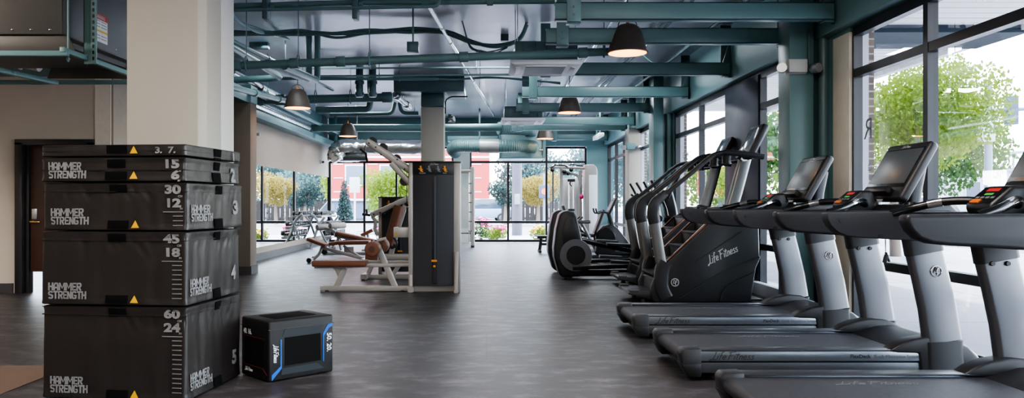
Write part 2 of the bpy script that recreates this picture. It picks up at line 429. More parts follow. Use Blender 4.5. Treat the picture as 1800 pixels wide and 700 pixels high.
# mirror on the left wall
MIR = mat('mirror_silver', S(238, 240, 240), .07, metal=1, var=.0)
MIR.node_tree.nodes['Map Range'].inputs[3].default_value = 0.0; MIR.node_tree.nodes['Map Range'].inputs[4].default_value = 0.01
b = MB()
for y0, y1 in ((13.56, 15.85), (15.86, 18.5), (18.51, 21.1), (21.11, 23.7)): b.bx(XL, XL + .008, y0, y1, .28, 2.0)
tag(b.build('wall_mirror', MIR, smooth=False), 'long frameless mirror on the beige wall beyond the weight benches', 'mirror')
# ------------------------------------------------------------------ ceiling services
CEIL.node_tree.nodes['Map Range'].inputs[3].default_value = .24; CEIL.node_tree.nodes['Map Range'].inputs[4].default_value = .4
# channel beams hung off the window wall
BEAMS = [(7.84, .69, 3.5, 3.05), (9.0, .69, 3.5, 3.05), (11.2, .66, 3.5, 3.05), (13.5, .62, 3.5, 3.05), (15.7, .6, 3.28, 3.05), (18.2, .62, 3.45, 3.05), (19.3, .62, 3.45, 3.02), (22.6, 1.78, 3.5, 3.05)]
where = ['nearest the camera at the top of the view', 'second from the top, just behind the foremost one', 'third from the top, beside the near cassette unit', 'fourth from the top, above the second right pendant', 'fifth from the top, meeting the far teal column', 'sixth, beside the far cassette unit', 'seventh, behind the far cassette unit', 'last one before the far glazing']
for (y, x0, x1, z), wh in zip(BEAMS, where):
    t = thing('channel_beam', f'teal steel channel beam under the ceiling, {wh}', 'beam', (x0, y, z), 0, 'channel beams along the window side')
    L_ = x1 - x0; h = .18
    b = MB(); b.bx(0, L_, 0, .012, 0, h); b.bx(0, L_, 0, .11, 0, .014); b.bx(0, L_, 0, .11, h - .014, h)
    b.build('channel', TEAL, t, bevel=.004)
    b = MB(); b.bx(.12, .26, -.012, .0, -.03, ZC - z - .01); b.bx(.12, .26, -.012, .12, -.032, -.018)
    for zz in (.05, .13): b.cyl((.19, -.02, zz), (.19, -.005, zz), .012, 8)
    b.build('hanger_plate', TEAL, t, bevel=.003)
    b = MB(); b.bx(L_ - .1, L_, .0, .13, -.02, 0.0); b.bx(L_ - .1, L_ + .06, .11, .13, -.02, ZC - z - .01); b.prism([(L_ - .1, h), (L_, h), (L_, h + .3)], .02, .04)
    b.build('wall_bracket', TEALD, t, bevel=.003)

# pendants
SHADE = mat('charcoal_shade_enamel', S(74, 66, 60), .5, var=.08)
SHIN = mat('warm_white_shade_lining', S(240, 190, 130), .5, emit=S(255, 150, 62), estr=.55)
BRASS = mat('aged_brass', S(176, 126, 78), .3, metal=.9)
BULB = mat('lit_bulb', S(255, 220, 170), .4, emit=S(255, 205, 140), estr=12)
def pendant():
    t = thing('pendant_lamp', '', 'lamp')
    prof = [(.045, .33), (.09, .325), (.135, .29), (.17, .22), (.2, .13), (.22, .03), (.228, .0)]
    MB().lathe(prof, n=32).build('lamp_shade', SHADE, t)
    MB().lathe([(r - .008, h - .004) for r, h in prof[1:]], n=32).build('shade_lining', SHIN, t)
    MB().lathe([(.228, .0), (.236, .0), (.236, .012), (.226, .014)], n=32).build('shade_rim', SHADE, t)
    b = MB(); b.cyl((0, 0, .33), (0, 0, .4), .018, 12); b.build('socket', BRASS, t)
    b = MB(); b.tube([(.11 * math.cos(a), 0, .31 + .1 * math.sin(a)) for a in [PI * k / 12 for k in range(13)]], .005, 6); b.build('bail', SHADE, t)
    MB().cyl((0, 0, .4), (0, 0, .842), .006, 6).build('cord', BLACK, t)
    MB().ell((0, 0, .14), (.045, .045, .06)).build('bulb', BULB, t)
    return t
PEND = [((1.64, 9.06, 2.95), 'charcoal dome pendant lamp, the largest, high in front of the nearest channel beams'),
        ((-3.32, 13.7, 2.88), 'charcoal dome pendant lamp near the left pilaster, under the tangle of pipes'),
        ((1.6, 15.0, 2.95), 'charcoal dome pendant lamp just behind the near white ceiling cassette'),
        ((-3.55, 20.0, 2.93), 'small far charcoal dome pendant lamp above the weight benches, before the foil duct'),
        ((1.58, 21.0, 2.95), 'small far charcoal dome pendant lamp next to the grey duct box')]
p0 = pendant()
for i, (l, lab) in enumerate(PEND):
    o = p0 if i == 0 else dup(p0, l)
    o.location = l; o['label'] = lab; o['group'] = 'dome pendant lamps'
    pl = bpy.data.lights.new('pendant_light', 'POINT'); pl.energy = 5; pl.color = (1, .72, .42); pl.shadow_soft_size = .05
    q = bpy.data.objects.new('pendant_light', pl); COL.objects.link(q); q.location = (l[0], l[1], l[2] + .05)

# ceiling cassettes
CASW = mat('off_white_plastic', S(246, 246, 246), .45, var=.03)
GRILLE = mat('grey_perforated_grille', S(110, 112, 114), .5, var=.5, scale=260)
def cassette():
    t = thing('ceiling_cassette', '', 'air conditioner', (0, 0, 0), 0, 'ceiling air-conditioning cassettes')
    b = MB(); b.bx(-.39, .39, -.39, .39, .06, .3)
    for k in (-.3, -.15, 0, .15, .3): b.bx(k - .006, k + .006, -.4, -.39, .08, .28)
    for k in (-.2, .2): b.cyl((k, -.4, .2), (k, -.392, .2), .05, 16)
    b.build('cassette_body', TEALD, t, bevel=.012)
    b = MB(); b.prism([(-.45, .015), (-.4, 0), (.4, 0), (.45, .015), (.45, .06), (-.45, .06)], -.45, .45); b.build('cassette_panel', CASW, t, bevel=.008)
    MB().bx(-.25, .25, -.25, .25, -.006, .002).build('intake_grille', GRILLE, t)
    for a in range(4):
        b = MB(); b.ob((0, -.345, -.002), (.52, .07, .012), (.25, 0, 0)); o = b.build('louvre', CASW, t, bevel=.003); o.rotation_euler = (0, 0, a * PI / 2)
    b = MB()
    for sx in (-.36, .36):
        for sy in (-.36, .36): b.cyl((sx, sy, .3), (sx, sy, .89), .006, 6)
    b.build('hanger_rod', GALV, t)
    return t
c0 = cassette()
for i, (l, lab) in enumerate([((.75, 10.12, 2.93), 'white four-way ceiling cassette, the nearer one, with dark teal body, beside the first pendant'),
                               ((.76, 16.4, 2.9), 'white four-way ceiling cassette, the farther smaller one, below the far beams')]):
    o = c0 if i == 0 else dup(c0, l)
    o.location = l; o['label'] = lab

def pipe(name, label, pts, r, m=TEAL, cat='pipe', n=12, rad=.12, group=None, fit=(), hang=(), smooth=False):
    pts = catmull(pts, 8) if smooth else (fillet(pts, rad) if len(pts) > 2 else [Vector(p) for p in pts])
    b = MB(); b.tube(pts, r, n)
    if not fit and not hang:
        o = b.build(name, m); return tag(o, label, cat, group)
    t = thing(name, label, cat, pts[0], 0, group); o0 = Vector(pts[0])
    o = b.build('pipe_run', m, t); o.location = -o0
    A, B = pts[0], pts[-1]
    for f in fit:
        c = A.lerp(B, f); d = (B - A).normalized()
        q = MB(); q.cyl(c - d * r * 1.1, c + d * r * 1.1, r * 1.28, 14); o = q.build('coupling', m, t, bevel=.003); o.location = -o0
    for f in hang:
        c = A.lerp(B, f)
        q = MB(); q.tube([c + Vector((0, (r * 1.25) * math.cos(a), r * .4 + (r * 1.7) * math.sin(a))) for a in [2 * PI * k / 16 for k in range(17)]], .009, 6, caps=False)
        q.cyl(c + Vector((0, 0, r * 2)), (c.x, c.y, ZC - .002), .006, 6); o = q.build('pipe_hanger', m, t); o.location = -o0
    return t
PG = 'teal ceiling pipes and conduits'
pipe('sprinkler_main', 'long straight teal sprinkler main crossing the view below the ceiling to the near cassette', [P(396, 116, 9.5), P(1072, 91, 9.5)], .05, TEAL, fit=(.03, .18, .3, .62, .93), hang=(.055, .19, .375, .985), group=PG)
for px, lab in ((726, 'teal junction box hung above the sprinkler main, right of its ring hanger'),):
    q = P(px, 92, 9.5); b = MB(); b.bx(q.x - .07, q.x + .07, q.y - .06, q.y + .06, q.z, q.z + .12); b.cyl((q.x, q.y, q.z + .1), (q.x, q.y, ZC), .012, 8)
    tag(b.build('junction_box', TEALD, bevel=.006), lab, 'junction box', 'ceiling junction boxes')
pipe('conduit', 'upper of the two teal conduits along the very top edge of the view', [P(405, 11, 9.2), P(600, 5, 9.2), P(975, 2, 9.2)], .034, fit=(.2, .4, .6, .8), group=PG)
pipe('conduit', 'lower of the two teal conduits at the top edge, turning up at its right end', [P(405, 18, 9.1), P(772, 11, 9.1), P(772, -14, 9.1)], .022, rad=.08, fit=(.2,), group=PG)
for px in (468, 625):
    q = P(px, 0, 9.15); b = MB(); b.bx(q.x - .03, q.x + .03, 9.08, 9.24, 3.36, ZC - .002); tag(b.build('conduit_strut', TEALD, bevel=.004), f'short teal strut clamping the top conduits, {"left" if px < 500 else "right"} of the two', 'strut', 'conduit struts')
# sagging cable bundle
def bundle(name, label, pts, r, k, spread, m=TEAL, seed=1):
    rnd = random.Random(seed); t = thing(name, label, 'cables', pts[0], 0, 'cable bundles on the ceiling'); o0 = Vector(pts[0])
    for i in range(k):
        off = [Vector((0, rnd.uniform(-spread, spread), rnd.uniform(-spread, spread))) for _ in pts]
        b = MB(); b.tube(catmull([Vector(p) + o for p, o in zip(pts, off)], 7), r * rnd.uniform(.7, 1.2), 7)
        o = b.build('cable', m, t); o.location = -o0
    return t
bundle('cable_bundle', 'wavy bundle of teal cables running across the ceiling left of the bright conduit', [P(405, 58, 11.2), P(470, 60, 11.2), P(530, 57, 11.2), P(590, 62, 11.2), P(650, 56, 11.2), P(720, 54, 11.2), P(775, 55, 11.2)], .022, 5, .035, seed=3)
bundle('cable_loop', 'thick sagging loop of teal cables curving up to the ceiling near the cassette', [P(775, 54, 11.2), P(800, 62, 11.2), P(830, 75, 11.2), P(865, 82, 11.2), P(895, 78, 11.2), P(915, 65, 11.2), P(926, 42, 11.2)], .03, 4, .022, seed=5)
bundle('cable_bundle', 'loose dark cables dangling under the sagging loop', [P(812, 37, 11.1), P(826, 82, 11.1), P(845, 90, 11.1), P(870, 90, 11.1), P(892, 82, 11.1)], .01, 3, .03, seed=9)
pipe('conduit', 'thin teal conduit along the ceiling in front of the sagging cable loop', [P(700, 47, 12.0), P(905, 46, 12.0)], .018, group=PG)
pipe('conduit', 'thin teal conduit above the thin one that reaches the cable loop', [P(760, 38, 11.4), P(920, 39, 11.4)], .014, group=PG)
# bright diagonal conduit
pipe('conduit', 'shiny galvanised conduit running diagonally away along the ceiling', [Vector((-.717, 9.2, 3.6)), Vector((.2, 21.2, 3.6))], .026, GALV, fit=(.12, .2, .3, .5), hang=(.62,), group=PG)
# conduits further back across the ceiling
for (a, c, Y, r, lab) in (((540, 120), (912, 119), 13.2, .016, 'thin teal conduit across the ceiling just behind the sprinkler main'),
                          ((560, 134), (915, 131), 14.2, .02, 'teal conduit across the ceiling above the middle column'),
                          ((430, 138), (770, 139), 14.6, .03, 'thicker teal conduit running into the middle column capital'),
                          ):
    pts = [P(*a, Y), P(*c, Y)]
    pipe('conduit', lab, pts, r, hang=(.3, .8), group=PG)
bundle('cable_bundle', 'cables crossing behind the middle column capital to the far cassette', [P(640, 139, 14.9), P(720, 138, 14.9), P(800, 140, 14.9), P(860, 136, 14.9), P(930, 141, 14.9), P(985, 147, 14.9)], .016, 3, .02, seed=11)
# pipes along the depth on the left
pipe('drain_pipe', 'silvery teal pipe receding at upper left and turning back in an elbow', [P(395, 75, 9.6), P(494, 137, 13.0), P(398, 141, 13.0)], .055, TEAL, rad=.2, hang=(.2,), group=PG)
for (a, Ya, c, Yc, r, lab) in (                               ((395, 150), 11.4, (536, 186), 16.0, .05, 'teal pipe receding below the elbowed pipe at the left'),
                               ((395, 66), 9.9, (585, 158), 15.5, .03, 'slim teal conduit receding from the top left corner toward the left pendant'),):
    pipe('drain_pipe' if r > .04 else 'conduit', lab, [P(*a, Ya), P(*c, Yc)], r, TEAL, fit=(.3, .6), hang=(.45,), group=PG)
bundle('cable_bundle', 'bundle of cables sweeping down from the top left corner along the ceiling', [P(405, 22, 9.6), P(425, 38, 10.2), P(450, 52, 10.8), P(480, 60, 11.6), P(510, 66, 12.4)], .02, 5, .03, seed=15)
# riser pair coming down and turning left
for dx, lab in ((0, 'left pipe of the pair dropping from the ceiling behind the sprinkler main'), (15, 'right pipe of the pair dropping from the ceiling behind the sprinkler main')):
    a = P(543 + dx, 70, 12.0); e = P(543 + dx, 142, 12.0); f = P(470 + dx * 2, 112 + dx * .3, 10.4)
    pipe('drain_pipe', lab, [Vector((a.x, a.y, ZC)), e, f], .05, TEAL, rad=.14, group=PG)
# the group above the left pendant
pipe('drain_pipe', 'thick teal pipe above the left pendant, ending in silver couplings', [P(444, 177, 15.6), P(690, 171, 15.6)], .085, TEAL, fit=(.05, .2, .96), hang=(.45, .7), group=PG)
pipe('drain_pipe', 'teal pipe with an upturned elbow beneath the thick one', [P(556, 193, 16.4), P(649, 192, 16.4), P(651, 178, 16.4), P(651, 120, 16.4)], .07, TEAL, rad=.2, group=PG)
pipe('drain_pipe', 'slim lower teal pipe curving up at its right end', [P(580, 201, 17.3), P(690, 200, 17.3), P(694, 180, 17.3)], .045, TEAL, rad=.15, hang=(.4,), group=PG)
pipe('drain_pipe', 'teal pipe stub turning from the silver couplings toward the middle column', [P(702, 180, 17.3), P(706, 199, 17.3), P(736, 199, 17.3)], .045, TEAL, rad=.12, hang=(.8,), group=PG)
pipe('drain_pipe', 'silver coupled pipe slanting down beside the middle column capital', [P(694, 166, 15.9), P(720, 189, 16.9)], .06, GALV, fit=(.15, .8), hang=(.5,), group=PG)
for px in (632, 655):
    q = P(px, 160, 15.0); b = MB(); b.cyl((q.x, q.y, 3.25), (q.x, q.y, ZC), .07, 14); b.cyl((q.x, q.y, 3.5), (q.x, q.y, 3.56), .09, 14); b.cyl((q.x, q.y, 3.28), (q.x, q.y, 3.34), .085, 14)
    tag(b.build('pipe_drop', TEALD, bevel=.004), f'short vertical teal pipe drop, {"left" if px < 640 else "right"} one of the two before the middle column', 'pipe', 'short pipe drops')
pipe('large_pipe', 'long thick teal pipe crossing before the far wall, with an elbow at its left end', [P(545, 243, 20.6), P(545, 225, 20.6), P(760, 225, 20.6), P(882, 224, 20.6)], .1, TEAL, rad=.25, group=PG, fit=(.62,))
# spiral duct and companion conduits along the left wall
b = MB(); yy = 14.0
n = 110; pts = [Vector((XL + .14, 13.6 + (20.2 - 13.6) * k / n, 3.19)) for k in range(n + 1)]
b.tube(pts, [.125 if k % 3 else .132 for k in range(n + 1)], 20)
tag(b.build('spiral_duct', mat('spiral_duct_steel', S(190, 200, 204), .22, metal=.85, var=.08)), 'silver spiral duct along the top of the left wall', 'duct')
pipe('conduit', 'pale conduit beside the spiral duct along the left wall', [Vector((XL + .42, 13.6, 3.28)), Vector((XL + .42, 22.9, 3.28))], .035, TEALW, group=PG)
pipe('conduit', 'silver pipe above the spiral duct at the top of the left wall', [Vector((XL + .36, 13.6, 3.5)), Vector((XL + .36, 19.5, 3.5))], .06, GALV, fit=(.3,), group=PG)
b = MB(); b.bx(XL + .3, XL + .36, 23.1, 23.2, 3.05, ZC); b.bx(XL + .1, XL + .7, 23.05, 23.25, 3.25, 3.31)
tag(b.build('duct_hanger', TEALW, bevel=.004), 'small teal hanger bracket in the far left ceiling corner', 'bracket')
# foil duct at the far left
t = thing('foil_duct', 'crumpled silver foil-wrapped flexible duct before the far glazing, left side', 'duct', (0, 0, 0))
def crinkle(o, amp, seed):
    rnd = random.Random(seed)
    for v in o.data.vertices: v.co += Vector((rnd.uniform(-amp, amp), rnd.uniform(-amp, amp), rnd.uniform(-amp, amp)))
pts = catmull([P(598, 281, 22.4), P(591, 268, 22.4), P(602, 258, 22.4), P(640, 258, 22.6), P(700, 259, 22.6), P(772, 259, 22.6)], 14)
o = MB().tube(pts, .22, 20).build('duct_sleeve', FOIL, t, ang=70); crinkle(o, .016, 2)
pts = [P(577, 275, 22.9), P(590, 275, 22.9), P(605, 276, 22.9), P(632, 276, 22.9)]
o = MB().tube(catmull(pts, 8), .15, 18).build('duct_branch', FOIL, t, ang=70); crinkle(o, .01, 4)
for px in (630, 745):
    q = P(px, 259, 22.6); MB().bx(q.x - .02, q.x + .02, q.y - .23, q.y - .225, q.z, ZC).build('duct_hanger', GALV, t)
MB().cyl(P(604, 276, 22.5), P(645, 276, 22.5), .12, 18).build('duct_collar', mat('dark_steel', S(95, 98, 100), .35, metal=.7), t)
# grey duct box with flexible teal ducts
t = thing('duct_plenum', 'pale teal sheet-metal duct box before the far glazing', 'duct', (0, 0, 0))
x0 = P(879, 0, 22).x; x1 = P(957, 0, 22).x
MB().bx(x0, x1, 22.0, 23.2, 2.47, 3.55).build('plenum_box', mat('pale_teal_sheet_metal', S(150, 178, 178), .4, metal=.2), t, bevel=.01)
b = MB(); b.bx(x0 - .02, x1 + .02, 21.97, 22.0, 2.47, 2.53); b.bx(x1 - .06, x1 + .03, 21.96, 22.0, 2.5, 3.5); b.bx(x0 - .03, x0 + .03, 21.96, 22.0, 2.5, 3.5)
b.build('plenum_flange', TEALW, t, bevel=.004)
for xx in (x0 + .1, x1 - .1): MB().cyl((xx, 22.6, 3.5), (xx, 22.6, ZC), .01, 8).build('duct_hanger', GALV, t)
for z0, z1 in ((3.1, 3.45), (2.62, 2.95)): MB().bx(x1 - .55, x1 - .25, 21.93, 21.99, z0, z1).build('duct_collar', TEALD, t, bevel=.006)
for k, zz in enumerate((2.7, 3.0, 3.3)): MB().bx(x1 - .14, x1 - .04, 21.94, 21.98, zz, zz + .03).build('latch', GALV, t)
def flex(name, label, ctr, r, m, cat='duct'):
    p = catmull(ctr, 22); b = MB(); b.tube(p, [r * (1.0 if k % 2 else .94) for k in range(len(p))], 20); return tag(b.build(name, m, ang=25), label, cat, 'flexible teal ducts')
fd = flex('flexible_duct', 'ribbed teal flexible duct, the lower looped one with both ends turning back', [P(800, 268, 22.2), P(796, 262, 21.7), P(806, 257, 21.4), P(845, 257, 21.3), P(900, 257, 21.3), P(922, 257, 21.45), P(935, 258, 21.7), P(936, 258, 21.88)], .18, TEAL)
flex('flexible_duct', 'ribbed teal flexible duct, the upper short elbow entering the duct box', [P(876, 226, 20.75), P(900, 226, 20.9), P(920, 227, 21.2), P(934, 229, 21.6), P(935, 229, 21.88)], .17, TEAL)
b = MB(); q = P(843, 257, 21.3); q2 = P(877, 257, 21.3); b.cyl(q, q2, .195, 24); b.build('duct_sleeve', mat('silver_duct_sleeve', S(170, 172, 170), .4, metal=.5), fd)
MB().bx(q.x - .02, q.x + .02, q.y - .01, q.y + .01, q.z + .19, ZC).build('duct_hanger', TEALD, fd)
q = P(806, 248, 21.9); tag(MB().bx(q.x - .3, P(875, 0, 21.9).x, 21.7, 22.1, q.z - .02, q.z + .12).build('duct_shelf', TEALW, bevel=.01), 'flat teal duct channel above the looped flexible duct', 'duct')
# far right light bar
t = thing('strip_heater', 'white strip heater hung from brackets in the far right ceiling corner', 'heater', (3.0, 21.0, 2.93))
MB().prism([(-.07, 0), (.07, .03), (.07, .12), (-.07, .12)], -.7, .5, 'y').build('heater_body', CASW, t, bevel=.01)
b = MB(); b.bx(-.02, .02, -.4, -.36, .12, .87); b.bx(-.02, .02, .2, .24, .12, .87); b.build('hanger', TEALD, t)
# conduits along depth on the right half
for i, (x, z) in enumerate(((1.15, 3.72), (1.75, 3.74), (2.45, 3.74), (2.58, 3.74), (3.2, 3.7))):
    pipe('conduit', ['galvanised conduit on the ceiling along the beam ends', 'galvanised conduit on the ceiling above the right pendants', 'left conduit of the pair on the ceiling above the channel beams', 'right conduit of the pair on the ceiling above the channel beams', 'conduit on the ceiling tight to the window wall'][i], [Vector((x, 8.5, z)), Vector((x, 22.5, z))], .02 if i < 4 else .03, GALV if i in (0, 1) else TEAL, group=PG)
pipe('hanging_cable', 'thin cable hanging between the window column and the ceiling pair of conduits', [Vector((2.5, 12.8, 3.7)), Vector((2.8, 12.9, 3.5)), Vector((3.2, 13.0, 3.45)), Vector((3.4, 13.1, 3.6))], .014, TEALD, cat='cable', smooth=True)
# twin emergency lights
def emergency(label, loc, m=WHITE, rz=0):
    t = thing('emergency_light', label, 'emergency light', loc, rz, 'twin-head emergency lights')
    MB().bx(-.1, .1, -.06, 0, -.07, .07).build('housing', m, t, bevel=.012)
    MB().bx(-.11, .11, 0, .008, -.08, .08).build('wall_mount', m, t)
    for s in (-1, 1):
        b = MB(); b.lathe([(.0, -.09), (.05, -.09), (.055, -.06), (.045, 0), (.02, .03)], axis='y', n=16); o = b.build('lamp_head', SILVER, t); o.location = (s * .16, -.03, -.03); o.rotation_euler = (0, 0, s * .4)
    return t
emergency('white twin-head emergency light high on the near teal window column', (3.3, 8.3, 2.66))
pipe('conduit', 'slim vertical conduit down to the emergency light on the near teal column', [Vector((3.44, 8.31, 2.68)), Vector((3.44, 8.31, 3.05))], .012, TEALD, group=PG)
emergency('teal twin-head emergency light on the middle column beside its neck', (-.78, 16.2, 2.98), TEALD, PI / 2)
pipe('conduit', 'curved black conduit from the ceiling to the light on the middle column', [P(783, 200, 16.1), P(783, 176, 16.1), P(792, 170, 16.1), P(822, 170, 16.1)], .014, BLACK, rad=.08, group=PG)
emergency('pale twin-head emergency light on the white far column', (3.42, 18.45, 2.55), TEALW)
# wall devices
def device(name, label, px, py, Y, cat):
    q = P(px, py, Y); t = thing(name, label, cat, (XL, Y, q.z))
    MB().bx(0, .06, -.05, .05, -.05, .05).build('housing', WHITE, t, bevel=.01)
    MB().lathe([(.0, .1), (.03, .1), (.035, .05), (.03, 0)], (0.02, 0, 0), 'x', 12).build('lens', WHITE if 'motion' in name else BLACK, t)
    MB().bx(0, .01, -.06, .06, -.06, .06).build('wall_mount', WHITE, t)
device('motion_detector', 'small white motion detector on the left wall next to the pilaster', 446, 236, 16.1, 'sensor')
device('security_camera', 'white security camera on the left wall by the far glazing', 563, 285, 22.5, 'camera')
# junction boxes on the slab
for px, py, Y, w, lab in ((456, 84, 12.6, .3, 'flat teal junction box on the ceiling at the upper left'), (887, 71, 12.0, .12, 'small teal junction box on the ceiling inside the sagging cable loop')):
    q = P(px, py, Y); tag(MB().bx(q.x - w / 2, q.x + w / 2, Y - .06, Y + .06, ZC - .1, ZC).build('junction_box', TEALD, bevel=.006), lab, 'junction box', 'ceiling junction boxes')
# sprinkler branch drop hangers
for px, py in ((604, 105),):
    q = P(px, py, 9.5)
# fan-coil unit at the upper left with its hung strut cradle
t = thing('fan_coil_unit', 'big grey sheet-metal air handler hung at the upper left with warning label', 'air handler', (-3.76, 6.9, 2.7))
HV2 = mat('grey_sheet_metal_light', S(88, 89, 90), .45, metal=.3, var=.1, scale=2.5)
MB().bx(-3.2, 0, 0, 1.55, 0, ZC - 2.7 - .02).build('unit_casing', HVAC, t, bevel=.006)
MB().bx(-.012, .004, .03, 1.52, .01, 1.0).build('side_panel', HV2, t, bevel=.003)
MB().bx(-3.15, -.1, .08, 1.45, -.05, .0).build('unit_base', mat('dark_grey_metal', S(100, 100, 102), .5, metal=.2), t)
b = MB(); b.prism([(-3.2, -.15), (.13, -.15), (.07, -.02), (.0, -.02), (-3.2, -.02)], -.02, .0); b.build('mounting_rail', HVAC, t, bevel=.004)
b = MB(); b.prism([(-.95, -.16), (.12, -.16), (.06, -.03), (-.9, -.03)], 1.45, 1.47); b.build('mounting_rail', HVAC, t, bevel=.004)
b = MB()
for k in range(9): b.ell((-.1 - k * .16 * 1.05, -.004, .04), (.012, .008, .008), 8, 6)
for k in range(3): b.ell((.006, .1 + k * .45, .06), (.006, .01, .01), 8, 6)
for k in range(4): b.ell((.006, 1.5, .1 + k * .25), (.006, .01, .01), 8, 6)
b.build('screw', GALV, t)
lb = MB().bx(.004, .007, .54, .82, .07, .34).build('warning_label', mat('white_label_paper', S(226, 226, 224), .5), t)
MB().bx(.0072, .0085, .54, .82, .285, .34).build('label_header', mat('red_print', S(190, 62, 52), .5), lb)
MB().bx(.0072, .0085, .54, .82, .165, .185).build('label_band', mat('yellow_print', S(220, 180, 60), .5), lb)
b = MB()
for k in range(7):
    z = .275 - k * .028
    if abs(z - .175) < .02: continue
    b.bx(.0072, .0082, .555, .67, z - .007, z); b.bx(.0072, .0082, .69, .8, z - .007, z)
b.build('lettering', mat('grey_print', S(120, 120, 124), .6), lb)
text('label_heading', 'WARNING', .045, WHITE, lb, (.009, .57, .295), axes((0, 1, 0), (0, 0, 1)), bold=.02, sx=.9)
# strut cradle
t = thing('strut_cradle', 'teal slotted strut trapeze holding up the grey air handler', 'support frame', (0, 0, 0))
def strut(pts, slots=None):
    b = MB(); b.bar(pts, .045, .045); b.build('strut', TEALW, t, bevel=.004)
strut([(-6.8, 6.75, 2.5), (-3.62, 6.75, 2.5)]); strut([(-6.8, 8.35, 2.5), (-3.62, 8.35, 2.5)])
strut([(-3.66, 6.72, 2.53), (-3.56, 8.4, 2.49)]); strut([(-4.6, 6.7, 2.44), (-4.52, 8.2, 2.47)])
b = MB(); b.bx(-3.66, -3.56, 7.08, 7.1, 2.47, ZC - .004); b.bx(-3.66, -3.65, 7.08, 7.14, 2.47, ZC - .004); b.build('upright_strut', TEAL, t, bevel=.003)
b = MB(); b.bx(-3.585, -3.535, 7.06, 7.08, 2.47, ZC - .004); o = b.build('slotted_flange', TEALW, t, bevel=.002)
b = MB()
for k in range(16): b.bx(-3.568, -3.552, 7.056, 7.061, 2.5 + k * .055, 2.53 + k * .055)
b.build('slot', BLACK, o)
b = MB()
for x, y in ((-3.66, 6.82), (-5.4, 6.75), (-3.6, 8.36)): b.cyl((x, y, 2.44), (x, y, ZC - .004), .008, 8); b.cyl((x, y, 2.455), (x, y, 2.475), .018, 6)
b.build('threaded_rod', TEALW, t)
pipe('round_duct', 'pale round duct end seen under the air handler at the upper left', [P(20, 105, 9.3), P(70, 116, 9.3)], .07, WHITE, cat='duct', hang=(.3,))
# ------------------------------------------------------------------ stack of foam plyometric boxes
VINYL = mat('black_vinyl', S(31, 27, 26), .42, var=.12, scale=5, bump=.35, bscale=7)
VINYLD = mat('black_vinyl_seam', S(16, 15, 16), .5)
VELCRO = mat('black_hook_strip', S(8, 8, 9), .95, var=.1, scale=80, spec=.1)
GREYP = mat('grey_print_on_vinyl', S(112, 112, 113), .55, var=.08)
YELP = mat('yellow_warning_print', S(206, 156, 12), .6, spec=.2)
def warn(parent, c, R, s):
    """Yellow warning triangle with a black bolt, lying in the plane given by R."""
    q = MB(); M = R
    def W(x, y, z=0.0): return Vector(c) + M @ Vector((x * s, y * s, z))
    a = [W(-.5, 0), W(.5, 0), W(0, .88)]; bt = [W(-.5, 0, .0012), W(.5, 0, .0012), W(0, .88, .0012)]
    va = [q.bm.verts.new(p) for p in a]; vb = [q.bm.verts.new(p) for p in bt]
    q.bm.faces.new(va[::-1]); q.bm.faces.new(vb)
    for i in range(3): q.bm.faces.new((va[i], va[(i + 1) % 3], vb[(i + 1) % 3], vb[i]))
    o = q.build('warning_triangle', YELP, parent, smooth=False)
    q = MB(); pts = [(.04, .55), (.12, .55), (.04, .36), (.1, .36), (-.08, .12), (-.02, .3), (-.09, .3)]
    f = [q.bm.verts.new(W(x, y, .0018)) for x, y in pts]; q.bm.faces.new(f); q.build('warning_symbol', BLACK, o, smooth=False)
from mathutils import noise
def wrinkle(o, h, seed):
    """Slack cover: dense grid pushed inwards by vertical folds and soft dents."""
    bm = bmesh.new(); bm.from_mesh(o.data)
    for ax, n in ((0, 56), (1, 46), (2, max(6, int(h * 60)))):
        es = [e for e in bm.edges if abs((e.verts[0].co - e.verts[1].co)[ax]) > .6 * (BW, BD, h)[ax] and abs((e.verts[0].co - e.verts[1].co).length - abs((e.verts[0].co - e.verts[1].co)[ax])) < 1e-4]
        bmesh.ops.subdivide_edges(bm, edges=es, cuts=n, use_grid_fill=True)
    lo, hi = 0.0, h
    for v in bm.verts:
        dent(v.co, h, seed)
    bm.normal_update(); bm.to_mesh(o.data); bm.free()
    for p in o.data.polygons: p.use_smooth = True
def dent(c, h, seed):
        lo, hi = 0.0, h
        fz = max(0.0, min(1, (c.z - lo) / .03, (hi - c.z) / .03))
        s = Vector((c.x if abs(c.y - BD / 2) > BD / 2 - .02 else round(c.x), c.y if c.x > -.012 or c.x < -BW + .012 else round(c.y), seed * 5))
        d = (noise.noise(Vector((s.x * 13, s.y * 13, c.z * 2.2 + seed * 9))) * .5 + .5) ** 1.5 * .014 + (noise.noise(s * 3 + Vector((0, 0, c.z * 5))) * .5 + .5) * .008
        nz = noise.noise(Vector((s.x * 30 + c.z * 14, s.y * 30 - c.z * 10, seed))) ; d += max(0, nz - .1) * .014 * max(0.0, 1 - abs(c.z - (hi - .08)) / .12 if h > .2 else .4)
        if c.y < .01: c.y += d * fz
        elif c.y > BD - .01: c.y -= d * fz
        if c.x > -.01: c.x -= d * fz
        elif c.x < -BW + .01: c.x += d * fz
BW, BD = .948, .775
